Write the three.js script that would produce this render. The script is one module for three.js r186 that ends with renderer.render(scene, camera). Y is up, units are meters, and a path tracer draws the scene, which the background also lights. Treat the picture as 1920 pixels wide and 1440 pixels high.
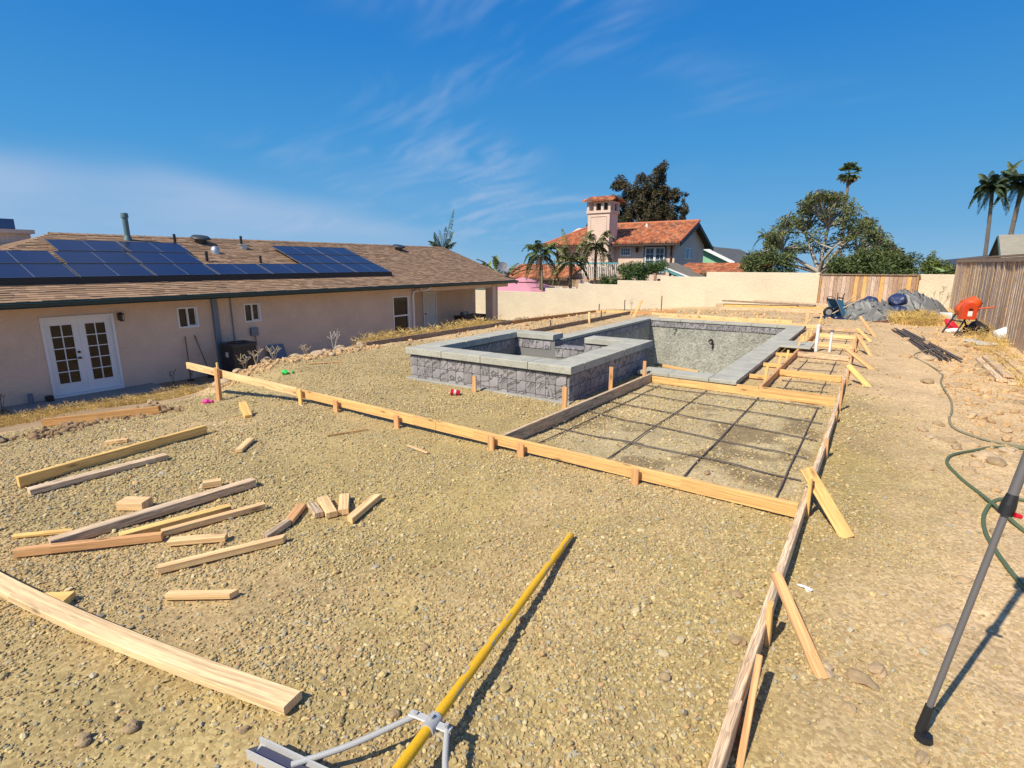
import * as THREE from 'three';
import { mergeGeometries } from 'three/addons/utils/BufferGeometryUtils.js';

// ---------- camera, sky, sun, exposure ----------
const scene = new THREE.Scene();
const camera = new THREE.PerspectiveCamera(2 * Math.atan(0.72) * 180 / Math.PI, 1024 / 768, 0.05, 4000);
camera.rotation.order = 'YXZ';
camera.position.set(0, 1.7, 0);
camera.rotation.set(-0.22227, 0.59908, 0);
const renderer = new THREE.WebGLRenderer({ antialias: true });
renderer.setSize(1024, 768);
renderer.toneMapping = THREE.LinearToneMapping;
renderer.toneMappingExposure = 1.32;
renderer.shadowMap.enabled = true;
const SUN = new THREE.Vector3(-0.16, 0.735, 0.66).normalize();
const sun = new THREE.DirectionalLight(new THREE.Color().setRGB(1, 0.925, 0.77), 4.25);
sun.position.copy(SUN).multiplyScalar(80).add(new THREE.Vector3(-8, 0, -18));
sun.target.position.set(-8, 0, -18);
sun.castShadow = true;
Object.assign(sun.shadow.camera, { left: -60, right: 60, top: 60, bottom: -60, near: 1, far: 260 });
sun.shadow.mapSize.set(4096, 4096);
scene.add(sun, sun.target);

// ---------- noise and random ----------
let seed = 7;
const rnd = () => { seed = (seed + 0x6D2B79F5) | 0; let t = Math.imul(seed ^ (seed >>> 15), 1 | seed); t = (t + Math.imul(t ^ (t >>> 7), 61 | t)) ^ t; return ((t ^ (t >>> 14)) >>> 0) / 4294967296; };
const rr = (a, b) => a + (b - a) * rnd();
const hash = (x, y, s = 0) => { let h = Math.imul(x, 374761393) + Math.imul(y, 668265263) + Math.imul(s, 974634533); h = Math.imul(h ^ (h >>> 13), 1274126177); return ((h ^ (h >>> 16)) >>> 0) / 4294967296; };
const fade = t => t * t * (3 - 2 * t), lerp = (a, b, t) => a + (b - a) * t, clamp = (x, a = 0, b = 1) => Math.min(b, Math.max(a, x));
const ss = (a, b, x) => fade(clamp((x - a) / (b - a)));
function vn(x, y, s = 0, p = 0) {                       // value noise, period p if given
  const i = Math.floor(x), j = Math.floor(y), u = fade(x - i), v = fade(y - j);
  const m = p ? (k => ((k % p) + p) % p) : (k => k);
  return lerp(lerp(hash(m(i), m(j), s), hash(m(i + 1), m(j), s), u), lerp(hash(m(i), m(j + 1), s), hash(m(i + 1), m(j + 1), s), u), v);
}
function fbm(x, y, o = 4, s = 0, p = 0) { let a = 0, w = 0.5, t = 0; for (let k = 0; k < o; k++) { a += w * vn(x, y, s + k, p); t += w; x *= 2; y *= 2; p *= 2; w *= 0.5; } return a / t; }
const lin = c => Math.pow(c / 255, 2.2);
const C3 = (r, g, b) => new THREE.Color().setRGB(r, g, b);

// ---------- sky ----------
{
  const W = 2048, H = 1024, d = new Float32Array(W * H * 4), K = 1 / 1.32;
  const az0 = 0.59908;                                   // heading of the view, left of -z
  const stops = [[0, [136, 184, 220]], [0.06, [112, 172, 219]], [0.18, [78, 153, 215]], [0.34, [51, 130, 206]], [0.55, [33, 107, 191]], [0.8, [20, 84, 167]], [1, [15, 70, 150]]];
  for (let j = 0; j < H; j++) for (let i = 0; i < W; i++) {
    const el = ((j + 0.5) / H - 0.5) * Math.PI, ph = ((i + 0.5) / W - 0.5) * 2 * Math.PI;
    const x = Math.cos(el) * Math.cos(ph), z = Math.cos(el) * Math.sin(ph), y = Math.sin(el);
    const t = clamp(Math.abs(y) < 1 ? Math.max(0, y) : 1);
    let k = 0; while (k < stops.length - 2 && t > stops[k + 1][0]) k++;
    const f = clamp((t - stops[k][0]) / (stops[k + 1][0] - stops[k][0]));
    let c = [0, 1, 2].map(n => lin(lerp(stops[k][1][n], stops[k + 1][1][n], f)));
    // the air is paler toward the sun's side
    const s = x * SUN.x + y * SUN.y + z * SUN.z, glow = Math.pow(clamp(s), 3) * 0.45;
    c = [c[0] + glow * 0.55, c[1] + glow * 0.6, c[2] + glow * 0.62];
    if (y > 0) {
      const q = 1 / (y + 0.12), X = (x * 0.921 - z * 0.39) * q, Z = (x * 0.39 + z * 0.921) * q;       // cloud plane
      // streaks run along (-.55,-.83) with some turning
      const w = fbm(X * 0.9, Z * 0.9, 3, 40) * 0.55, a = X * 0.64 - Z * 0.77 + w, b = X * 0.77 + Z * 0.64 + w * 0.4;
      const patch = ss(0.5, 0.78, fbm(X * 0.75 + 3.2, Z * 0.75 + 1.4, 3, 11) - 0.2 * ss(-0.9, 0.3, X));
      const fine = fbm(a * 6.2, b * 1.5, 5, 21), vfine = fbm(a * 18, b * 4.2, 4, 31);
      let m = patch * ss(0.36, 0.8, fine * 0.6 + vfine * 0.4) * 0.48;
      m += ss(0.45, 0.8, fbm(X * 0.5 - 1, Z * 0.5 + 7, 3, 52)) * 0.12 * (0.5 + fine);
      // long low bank of thin cloud toward the ocean on the house side
      let da = Math.atan2(-x, -z) - az0; if (da < -Math.PI) da += 2 * Math.PI;
      const deg = da * 57.3, top = 9.6 * ss(-16, 44, deg) + (fbm(deg * 0.08, 3, 3, 60) - 0.5) * 2.4, e = el * 57.3;
      const bank = ss(-12, 14, deg) * (1 - ss(top - 2.6, top + 0.3, e)) * (0.3 + 0.32 * ss(-1, 6, e)) * (0.65 + 0.7 * (fbm(deg * 0.11, e * 0.6, 4, 70) - 0.25));
      m = clamp(1 - (1 - clamp(m)) * (1 - clamp(bank)));
      const cc = [lin(176), lin(196), lin(226)];
      c = c.map((v, n) => lerp(v, Math.max(v, cc[n]), m));
    }
    const o = (j * W + i) * 4; d[o] = c[0] * K; d[o + 1] = c[1] * K; d[o + 2] = c[2] * K; d[o + 3] = 1;
  }
  const sky = new THREE.DataTexture(d, W, H, THREE.RGBAFormat, THREE.FloatType);
  sky.mapping = THREE.EquirectangularReflectionMapping; sky.magFilter = sky.minFilter = THREE.LinearFilter; sky.needsUpdate = true;
  scene.background = sky; scene.environment = sky;
}

// ---------- textures ----------
function tex(w, h, fn, srgb = true, rep = [1, 1]) {
  const d = new Uint8Array(w * h * 4);
  for (let j = 0; j < h; j++) for (let i = 0; i < w; i++) { const c = fn(i / w, j / h), o = (j * w + i) * 4; d[o] = clamp(c[0]) * 255; d[o + 1] = clamp(c[1]) * 255; d[o + 2] = clamp(c[2]) * 255; d[o + 3] = 255; }
  const t = new THREE.DataTexture(d, w, h); t.wrapS = t.wrapT = THREE.RepeatWrapping; t.magFilter = THREE.LinearFilter; t.minFilter = THREE.LinearMipmapLinearFilter; t.generateMipmaps = true;
  if (srgb) t.colorSpace = THREE.SRGBColorSpace; t.repeat.set(...rep); t.needsUpdate = true; return t;
}
const g1 = v => [v, v, v];
// crushed stone and dust, 1.6 m a tile
const cellN = (x, y, p, s) => { let m = 9, m2 = 9, id = 0; const i = Math.floor(x), j = Math.floor(y); for (let a = -1; a < 2; a++) for (let b = -1; b < 2; b++) { const ci = i + a, cj = j + b, wi = ((ci % p) + p) % p, wj = ((cj % p) + p) % p, dx = ci + hash(wi, wj, s) - x, dy = cj + hash(wi, wj, s + 1) - y, q = dx * dx + dy * dy; if (q < m) { m2 = m; m = q; id = hash(wi, wj, s + 2); } else if (q < m2) m2 = q; } return [Math.sqrt(m), Math.sqrt(m2), id]; };
const gritData = new Map();
const grit = (u, v) => { const k = Math.round(u * 1024) * 2048 + Math.round(v * 1024); let r = gritData.get(k); if (r) return r; const a = cellN(u * 110, v * 110, 110, 3), b = cellN(u * 44, v * 44, 44, 9); const e = ss(0.02, 0.22, a[1] - a[0]), f = ss(0.0, 0.2, b[1] - b[0]); const st = b[2] > 0.62 ? f : 0; r = [e, a[2], st, b[2]]; gritData.set(k, r); return r; };
const gritMap = tex(1024, 1024, (u, v) => { const [e, id, st, id2] = grit(u, v); const n = fbm(u * 8, v * 8, 4, 5, 8); let k = 0.8 + 0.12 * n + (id - 0.5) * 0.2; if (st > 0.1) k = lerp(k, 0.76 + (id2 - 0.62) * 0.5, 0.4); return [k, k * (0.975 + 0.03 * id), k * (0.93 + 0.08 * id)]; });
const gritBump = tex(1024, 1024, (u, v) => { const [e, id, st, id2] = grit(u, v); return g1(0.2 + e * 0.1 + 0.3 * fbm(u * 64, v * 64, 2, 25, 64) + 0.1 * id + st * 0.1); }, false);
gritData.clear();
const woodF = (knots, streak) => (u, v) => {
  let k = 0.88; const y = v * 26 + 1.2 * (fbm(u * 3, v * 6, 2, 3, 3) - 0.5) * 4;
  const g = vn(u * 4, y, 8, 0); k += (g - 0.5) * 0.22 + (vn(u * 40, v * 190, 4) - 0.5) * streak;
  for (const [a, b] of knots) { const dx = (u - a) * 16, dy = (v - b) * 7, q = Math.hypot(dx, dy); if (q < 0.45) k -= 0.34 * (1 - q / 0.45); else if (q < 1.1) k -= 0.1 * (0.5 + 0.5 * Math.sin(q * 22)) * (1.1 - q); }
  return k;
};
const wf = woodF([[0.13, 0.3], [0.47, 0.72], [0.78, 0.4], [0.9, 0.85]], 0.16);
const woodMap = tex(1024, 256, (u, v) => { const k = wf(u, v); return [k * 1.08, k, k * 0.9 - 0.02]; }, true, [0.5, 3.2]);
const wf2 = woodF([[0.2, 0.6], [0.66, 0.25]], 0.42);
const oldWoodMap = tex(1024, 256, (u, v) => { const k = wf2(u, v) - 0.14 * ss(0.55, 0.8, fbm(u * 10, v * 30, 3, 14)), s = fbm(u * 3, v * 5, 3, 33); return [k * (0.95 + 0.12 * s), k * 0.96, k * (1 - 0.1 * s)]; }, true, [0.5, 3.2]);
const woodBump = tex(1024, 256, (u, v) => g1(wf2(u, v)), false, [0.5, 3.2]);
const stuccoMap = tex(512, 512, (u, v) => { const k = 0.94 + 0.05 * (fbm(u * 5, v * 5, 4, 2, 5) - 0.5) * 2 + 0.05 * (vn(u * 128, v * 128, 6, 128) - 0.5); return [k, k * 0.99, k * 0.975]; });
const stuccoBump = tex(512, 512, (u, v) => g1(0.55 * fbm(u * 64, v * 64, 3, 4, 64) + 0.45 * ss(0.45, 0.6, fbm(u * 24, v * 24, 2, 8, 24))), false);
const shotMap = tex(1024, 1024, (u, v) => { const a = fbm(u * 30, v * 30, 4, 4, 30), w = fbm(u * 6, v * 6, 4, 7, 6), h = ss(0.56, 0.64, fbm(u * 70, v * 70, 2, 12, 70)); const k = 0.82 + (a - 0.5) * 0.22 + (w - 0.5) * 0.16 - 0.12 * h; return [k, k, k * 0.95]; });
const shotBump = tex(1024, 1024, (u, v) => g1(0.6 * fbm(u * 40, v * 40, 3, 5, 40) + 0.4 * ss(0.4, 0.66, fbm(u * 80, v * 80, 2, 15, 80))), false);
const concMap = tex(512, 512, (u, v) => { const k = 0.85 + (fbm(u * 6, v * 6, 4, 9, 6) - 0.5) * 0.14 + (vn(u * 160, v * 160, 3, 160) - 0.5) * 0.1 - 0.05 * ss(0.74, 0.8, vn(u * 60, v * 60, 19, 60)); return [k, k, k * 0.985]; });
// slate look of the spa tiles: pale faces with torn dark veins
const slateV = (u, v) => { const w = fbm(u * 6, v * 6, 3, 3, 6), n = fbm(u * 12 + w * 5, v * 12 + w * 4, 4, 7, 0); return ss(0.012, 0.06, Math.abs(n - 0.5)) * (0.72 + 0.28 * ss(0.3, 0.62, fbm(u * 5 + 2, v * 5, 3, 17, 5))); };
const slateMap = tex(1024, 1024, (u, v) => { const k = slateV(u, v), n = vn(u * 90, v * 90, 5, 90); const b = lerp(0.54, 0.84, k) + (n - 0.5) * 0.06; return [b * 0.99, b * 0.975, b * 1.0]; });
const slateBump = tex(1024, 1024, (u, v) => g1(slateV(u, v)), false);

// yellow enamel with paint knocked off in places
const chipMap = tex(256, 256, (u, v) => { const c = ss(0.7, 0.73, fbm(u * 10, v * 10, 3, 91, 10)), n = vn(u * 90, v * 90, 7, 90) * 0.05; return [lerp(0.97 - n, 0.62, c), lerp(0.745 - n, 0.6, c), lerp(0.1, 0.56, c)]; });

// ---------- materials ----------
const std = (c, r = 0.85, o = {}) => new THREE.MeshStandardMaterial({ color: Array.isArray(c) ? C3(...c) : c, roughness: r, ...o });
const wood = (r, g, b, o = {}) => std([r, g, b], 0.8, { map: woodMap, bumpMap: woodBump, bumpScale: 0.0008, ...o });
const oldWood = (r, g, b, o = {}) => std([r, g, b], 0.92, { map: oldWoodMap, bumpMap: woodBump, bumpScale: 0.0025, ...o });
const rep = (t, a, b = a) => { const c = t.clone(); c.repeat.set(a, b); c.needsUpdate = true; return c; };
const M = {
  ground: std([1, 1, 1], 0.97, { map: rep(gritMap, 1 / 1.6), bumpMap: rep(gritBump, 1 / 1.6), bumpScale: 0.007, vertexColors: true }),
  fir: wood(0.82, 0.57, 0.28), firPale: wood(0.88, 0.67, 0.43), firRed: wood(0.74, 0.46, 0.26), firDark: wood(0.5, 0.3, 0.14), firYellow: wood(0.88, 0.64, 0.28),
  grey: oldWood(0.72, 0.57, 0.37), greyPale: oldWood(0.86, 0.69, 0.45), greyDark: oldWood(0.38, 0.3, 0.21), planed: wood(0.82, 0.62, 0.38),
  slateA: std([0.54, 0.51, 0.48], 0.7, { map: rep(slateMap, 1), bumpMap: rep(slateBump, 1), bumpScale: 0.006 }),
  slateB: std([0.46, 0.435, 0.41], 0.7, { map: rep(slateMap, 1), bumpMap: rep(slateBump, 1), bumpScale: 0.006 }),
  coping: std([0.6, 0.575, 0.49], 1, { map: rep(concMap, 0.9), bumpMap: rep(stuccoBump, 1.5), bumpScale: 0.002 }),
  concrete: std([0.42, 0.4, 0.36], 0.9, { map: rep(concMap, 0.5), bumpMap: rep(stuccoBump, 1), bumpScale: 0.003 }),
  mortar: std([0.2, 0.19, 0.18], 0.95),
  shot: std([0.6, 0.58, 0.54], 0.95, { map: rep(shotMap, 0.5), bumpMap: rep(shotBump, 0.5), bumpScale: 0.012 }),
  steel: std([0.14, 0.11, 0.095], 0.8, { metalness: 0.3 }), black: std([0.015, 0.015, 0.017], 0.5), darkMetal: std([0.05, 0.05, 0.055], 0.45, { metalness: 0.6 }),
  alu: std([0.55, 0.55, 0.56], 0.42, { metalness: 0.75, bumpMap: rep(stuccoBump, 6), bumpScale: 0.0006 }), white: std([0.78, 0.78, 0.76], 0.55), pvc: std([0.8, 0.8, 0.78], 0.4), yellow: std([1, 1, 1], 0.42, { map: rep(chipMap, 1, 2), bumpMap: rep(stuccoBump, 5), bumpScale: 0.0006 }),
  houseStucco: std([0.8, 0.62, 0.48], 0.95, { map: rep(stuccoMap, 0.4), bumpMap: rep(stuccoBump, 0.8), bumpScale: 0.008 }),
  wallStucco: std([0.75, 0.655, 0.5], 0.95, { map: rep(stuccoMap, 0.25), bumpMap: rep(stuccoBump, 0.6), bumpScale: 0.008 }),
  pinkStucco: std([0.8, 0.61, 0.5], 0.95, { map: rep(stuccoMap, 0.25), bumpMap: rep(stuccoBump, 0.4), bumpScale: 0.006 }),
  tanStucco: std([0.5, 0.33, 0.22], 0.95, { map: rep(stuccoMap, 0.25) }),
  mint: std([0.3, 0.62, 0.38], 0.9, { map: rep(stuccoMap, 0.2) }),
  glass: new THREE.MeshPhysicalMaterial({ color: C3(0.014, 0.013, 0.012), roughness: 0.07, specularIntensity: 0.9 }),
  shingle: std([1, 1, 1], 0.95, { vertexColors: true, bumpMap: rep(stuccoBump, 3), bumpScale: 0.002 }),
  terra: std([1, 1, 1], 0.85, { vertexColors: true }),
  gutter: std([0.014, 0.045, 0.048], 0.4), teal: std([0.1, 0.33, 0.36], 0.6), slateblue: std([0.16, 0.2, 0.25], 0.5, { metalness: 0.2 }),
  solar: new THREE.MeshPhysicalMaterial({ color: C3(0.012, 0.016, 0.05), roughness: 0.32, clearcoat: 0.25, clearcoatRoughness: 0.12, bumpMap: rep(stuccoBump, 2), bumpScale: 0.0003 }),
};

// ---------- builders ----------
const used = {};
const numbered = n => { const k = used[n] = (used[n] ?? -1) + 1; return k ? `${n}_${String(k).padStart(3, '0')}` : n; };
const tagged = (o, label, category, group, kind) => { if (label) o.userData.label = label; if (category) o.userData.category = category; if (group) o.userData.group = group; if (kind) o.userData.kind = kind; return o; };
const shade = m => { m.castShadow = m.receiveShadow = true; return m; };
function thing(name, label, category, group, pos = [0, 0, 0], turn = 0) { const o = new THREE.Group(); o.name = numbered(name); o.position.set(...pos); o.rotation.y = turn; scene.add(o); return tagged(o, label, category, group); }
function part(name, geo, mat, parent, kind) { const m = shade(new THREE.Mesh(Array.isArray(geo) ? mergeGeometries(geo) : geo, mat)); m.name = name; parent.add(m); if (kind) m.userData.kind = kind; return m; }
function one(name, label, category, geo, mat, group) { const m = shade(new THREE.Mesh(Array.isArray(geo) ? mergeGeometries(geo) : geo, mat)); m.name = numbered(name); scene.add(m); return tagged(m, label, category, group); }
function struct(name, geo, mat, label) { const m = part(numbered(name), geo, mat, scene, 'structure'); if (label) m.userData.label = label; return m; }
const V = (x, y, z) => new THREE.Vector3(x, y, z);
// a raw geometry from quads/triangles given as point lists
class Faces {
  constructor() { this.p = []; this.u = []; this.c = []; }
  tri(a, b, c, ua, ub, uc, col) { for (const q of [a, b, c]) this.p.push(q[0], q[1], q[2]); for (const q of [ua || [0, 0], ub || [1, 0], uc || [1, 1]]) this.u.push(q[0], q[1]); if (col) for (let k = 0; k < 3; k++) this.c.push(...col); return this; }
  quad(a, b, c, d, uv, col) { const [ua, ub, uc, ud] = uv || [[0, 0], [1, 0], [1, 1], [0, 1]]; this.tri(a, b, c, ua, ub, uc, col); return this.tri(a, c, d, ua, uc, ud, col); }
  geo() { const g = new THREE.BufferGeometry(); g.setAttribute('position', new THREE.Float32BufferAttribute(this.p, 3)); g.setAttribute('uv', new THREE.Float32BufferAttribute(this.u, 2)); if (this.c.length) g.setAttribute('color', new THREE.Float32BufferAttribute(this.c, 3)); g.computeVertexNormals(); return g; }
}
// a sweep of a profile (points in y,z) along x from 0 to L; curve(t) may bend it; u along the length, v round the profile in metres
function sweep(profile, L, seg = 1, curve = null, cut = [0, 0]) {
  const f = new Faces(), n = profile.length, uo = rnd() * 5, vo = rnd() * 3, acc = [0];
  for (let k = 0; k < n; k++) { const a = profile[k], b = profile[(k + 1) % n]; acc.push(acc[k] + Math.hypot(b[0] - a[0], b[1] - a[1])); }
  const at = (s, k) => { const t = s / seg, q = profile[k % n]; let x = t * L; if (s === 0) x += cut[0] * q[1]; if (s === seg) x += cut[1] * q[1]; const c = curve ? curve(t) : [0, 0]; return [x, q[0] + c[0], q[1] + c[1]]; };
  for (let s = 0; s < seg; s++) for (let k = 0; k < n; k++) f.quad(at(s, k), at(s + 1, k), at(s + 1, k + 1), at(s, k + 1), [[s / seg * L + uo, acc[k] + vo], [(s + 1) / seg * L + uo, acc[k] + vo], [(s + 1) / seg * L + uo, acc[k + 1] + vo], [s / seg * L + uo, acc[k + 1] + vo]]);
  for (const s of [0, seg]) for (let k = 1; k < n - 1; k++) { const a = at(s, 0), b = at(s, k), c = at(s, k + 1), U = q => [uo + q[1] * 0.2, vo + q[2]]; s === 0 ? f.tri(a, b, c, U(a), U(b), U(c)) : f.tri(a, c, b, U(a), U(c), U(b)); }
  return f.geo();
}
const chamfer = (h, w, c = 0.003) => [[c, -w / 2], [h - c, -w / 2], [h, -w / 2 + c], [h, w / 2 - c], [h - c, w / 2], [c, w / 2], [0, w / 2 - c], [0, -w / 2 + c]];
const mat4 = (a, b, up = V(0, 1, 0)) => { const x = b.clone().sub(a).normalize(), z = x.clone().cross(up).normalize(), y = z.clone().cross(x); return new THREE.Matrix4().makeBasis(x, y, z).setPosition(a); };
// a board from a to b (centre line of its underside), w across, h tall
function boardGeo(a, b, w, h, o = {}) { const A = V(...a), B = V(...b), L = A.distanceTo(B); return sweep(chamfer(h, w, o.c ?? 0.003), L, o.seg || 1, o.curve, o.cut).applyMatrix4(mat4(A, B, o.up)); }
// box between corners, bevelled a little, uv in metres
function box(x0, x1, y0, y1, z0, z1, c = 0.004) { const lx = x1 - x0, ly = y1 - y0, lz = z1 - z0; c = Math.min(c, lx / 4, ly / 4, lz / 4); const g = sweep(chamfer(ly, lz, c), lx); return g.translate(x0, y0, (z0 + z1) / 2); }
function tube(pts, r, rad = 8, seg = 0, closed = false) { const cv = new THREE.CatmullRomCurve3(pts.map(p => V(...p)), closed); return new THREE.TubeGeometry(cv, seg || pts.length * 6, r, rad, closed).toNonIndexed(); }
function rod(a, b, r0, r1 = r0, n = 8, caps = false) { const A = V(...a), B = V(...b), L = A.distanceTo(B); const g = new THREE.CylinderGeometry(r1, r0, L, n, 1, !caps).toNonIndexed(); g.translate(0, L / 2, 0); const q = new THREE.Quaternion().setFromUnitVectors(V(0, 1, 0), B.clone().sub(A).normalize()); return g.applyQuaternion(q).translate(A.x, A.y, A.z); }
const paint = (g, c) => { const n = g.attributes.position.count, a = new Float32Array(n * 3); for (let i = 0; i < n; i++) a.set(c, i * 3); g.setAttribute('color', new THREE.BufferAttribute(a, 3)); return g; };
const lathe = (pts, n = 20) => new THREE.LatheGeometry(pts.map(p => new THREE.Vector2(...p)), n).toNonIndexed();
// a rounded irregular stone
function stoneGeo(s, flat = 0.6, rough = 0.25, detail = 1) {
  const g = new THREE.IcosahedronGeometry(1, detail), p = g.attributes.position, v = V(0, 0, 0), o = s * 17.3;
  const ax = rr(0.75, 1.25), az = rr(0.75, 1.15);
  for (let i = 0; i < p.count; i++) { v.fromBufferAttribute(p, i); const n = 1 + rough * (vn(v.x * 1.6 + o + 9, v.y * 1.6 + v.z * 1.3 + o, 77) - 0.5) * 2; p.setXYZ(i, v.x * n * ax, v.y * n * flat, v.z * n * az); }
  g.computeVertexNormals(); return g;
}

// ---------- lie of the land ----------
const ip = (t, x) => { if (x <= t[0][0]) return t[0][1]; for (let k = 1; k < t.length; k++) if (x <= t[k][0]) return lerp(t[k - 1][1], t[k][1], (x - t[k - 1][0]) / (t[k][0] - t[k - 1][0])); return t[t.length - 1][1]; };
const PA = [[-60, -1.7], [-16, -1.7], [-15, -1.6], [-12, -1.02], [-9.5, -0.52], [-7.8, -0.23], [-5.6, 0]];
const PB = [[-60, -1.7], [-16, -1.7], [-15, -1.62], [-12, -1.15], [-10.6, -0.75], [-9.8, -0.4], [-9.3, -0.12], [-8.8, 0]];
const PC = [[-60, -1.9], [-18.4, -1.9], [-13.7, -1.2], [-8.6, -0.55], [-3.4, -0.2]];
function land(x, z) {
  const s1 = ss(-3.9, -5.4, z), s2 = ss(-18, -27, z);
  let y = lerp(ip(PA, x), ip(PB, x), s1); y = lerp(y, ip(PC, x), s2);
  y += 0.12 * ss(-19, -25, z) * ss(-2, 1, x);
  y = lerp(y, -1.75, ss(-28.7, -29.6, z));
  const d = Math.hypot(x + 8, z + 15); y -= 55 * ss(70, 900, d) + 0.004 * Math.max(0, d - 900);
  return y;
}
const soft = (x, z) => { const out = Math.hypot(x + 4, z + 8) < 30 ? 1 : 0; return out * ((fbm(x * 0.9, z * 0.9, 3, 101) - 0.5) * 0.05 + (fbm(x * 5, z * 5, 2, 111) - 0.5) * 0.018); };
const inSlab = (x, z) => x > -2.75 && x < -0.3 && z < -3.9 && z > -7.4;
const ground = (x, z) => land(x, z) + soft(x, z) * (x > -9 || z > -7 ? 1 : 0.6) + 0.035 * ss(0.1, 1.2, x) * (fbm(x * 2.2, z * 2.2, 3, 131) - 0.45) * 2;
// where crushed stone lies (1) and where bare soil shows (0)
function gravelAt(x, z) {
  const n = (fbm(x * 0.7, z * 0.7, 3, 121) - 0.5) * 1.3;
  let g = 1 - ss(-0.1, 0.55, x + n * 0.7) * 0.92;                 // the dirt run along the fence
  g = Math.max(g, 0.6 * (1 - ss(0.2, 1.1, x + n)) * ss(-12, -6, z));
  const crest = lerp(-9.2, -8.6, ss(-4, -6, z));
  g *= ss(crest - 0.3, crest + 0.5, x + n * 0.9) * (z > -5 ? 1 : 1);
  g *= 1 - ss(-7.6, -9.5, z) * 0.75;                               // thins out behind the spa
  return clamp(g);
}
function groundColour(x, z) {
  const g = gravelAt(x, z), n = fbm(x * 1.7, z * 1.7, 4, 141), m = fbm(x * 0.35, z * 0.35, 3, 151);
  let grav = [0.56, 0.42, 0.185], dirt = [0.84, 0.59, 0.33];
  grav = grav.map((v, k) => v * (0.8 + 0.4 * n) * (k === 2 ? 0.85 + 0.3 * m : 1));
  dirt = dirt.map(v => v * (0.8 + 0.4 * n));
  const bare = ss(0.52, 0.68, fbm(x * 0.8 + 9, z * 0.8 + 3, 4, 181)) * 0.7; grav = grav.map((v, k) => lerp(v, [0.66, 0.465, 0.235][k] * (0.75 + 0.5 * n), bare));
  let c = grav.map((v, k) => lerp(dirt[k], v, g));
  const soil = ss(-9.2, -10.4, x + (n - 0.5) * 2) * 0.75; c = c.map((v, k) => lerp(v, [0.34, 0.22, 0.115][k] * (0.7 + 0.6 * n), soil));
  if (inSlab(x, z)) {                                              // grey dust and damp marks left on the slab base
    const w = fbm(x * 1.9 + 4, z * 1.9, 4, 161), d = ss(0.6, 0.68, w);
    c = c.map((v, k) => lerp(v, [0.68, 0.55, 0.34][k] * (0.8 + 0.4 * n), 0.6));
    c = c.map((v, k) => lerp(v, [0.25, 0.17, 0.08][k], d * 0.75));
  }
  if (z < -29 || Math.hypot(x, z) > 60) c = [0.16, 0.15, 0.08];
  return c;
}
// one sheet: fine near the camera, coarse far away, left open where pool and spa are dug
const POOL = { x0: -5.9, x1: -1.5, z0: -7.72, z1: -15.8 }, SPA = { x0: -5.72, x1: -3.02, z0: -5.67, z1: -8.38 };
{
  const line = (spans) => { const a = []; for (const [s, e, st] of spans) { const n = Math.max(1, Math.round((e - s) / st)); for (let k = 0; k < n; k++) a.push(s + (e - s) * k / n); } a.push(spans[spans.length - 1][1]); return a; };
  const xs = line([[-2500, -400, 350], [-400, -60, 34], [-60, -18, 3], [-18, -9.5, 0.28], [-9.5, -6, 0.1], [-6, -5.68, 0.08], [-5.68, -3.06, 0.06], [-3.06, -1.56, 0.05], [-1.56, 1.2, 0.045], [1.2, 3.2, 0.09], [3.2, 12, 0.9], [12, 60, 6], [60, 400, 34], [400, 2500, 350]]);
  const zs = line([[-2500, -400, 350], [-400, -60, 34], [-60, -30, 3], [-30, -22, 0.25], [-22, -15.74, 0.14], [-15.74, -8.34, 0.1], [-8.34, -7.78, 0.07], [-7.78, -5.72, 0.06], [-5.72, 0, 0.05], [0, 3, 0.2], [3, 20, 2], [20, 60, 8], [60, 400, 34], [400, 2500, 350]]);
  const nx = xs.length, nz = zs.length, p = new Float32Array(nx * nz * 3), c = new Float32Array(nx * nz * 3), u = new Float32Array(nx * nz * 2), idx = [];
  const dug = (x, z) => (x > -5.7 && x < -3.04 && z < -5.7 && z > -8.4) || (x > -5.7 && x < -1.54 && z < -7.76 && z > -15.76);
  for (let j = 0; j < nz; j++) for (let i = 0; i < nx; i++) { const k = j * nx + i, x = xs[i], z = zs[j]; p.set([x, ground(x, z), z], k * 3); c.set(groundColour(x, z), k * 3); u.set([x, z], k * 2); }
  for (let j = 0; j < nz - 1; j++) for (let i = 0; i < nx - 1; i++) { if (dug((xs[i] + xs[i + 1]) / 2, (zs[j] + zs[j + 1]) / 2)) continue; const a = j * nx + i; idx.push(a, a + nx, a + 1, a + 1, a + nx, a + nx + 1); }
  const g = new THREE.BufferGeometry(); g.setAttribute('position', new THREE.BufferAttribute(p, 3)); g.setAttribute('color', new THREE.BufferAttribute(c, 3)); g.setAttribute('uv', new THREE.BufferAttribute(u, 2)); g.setIndex(idx); g.computeVertexNormals();
  struct('ground', g, M.ground, 'tan crushed gravel and bare earth of the yard');
}
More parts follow.
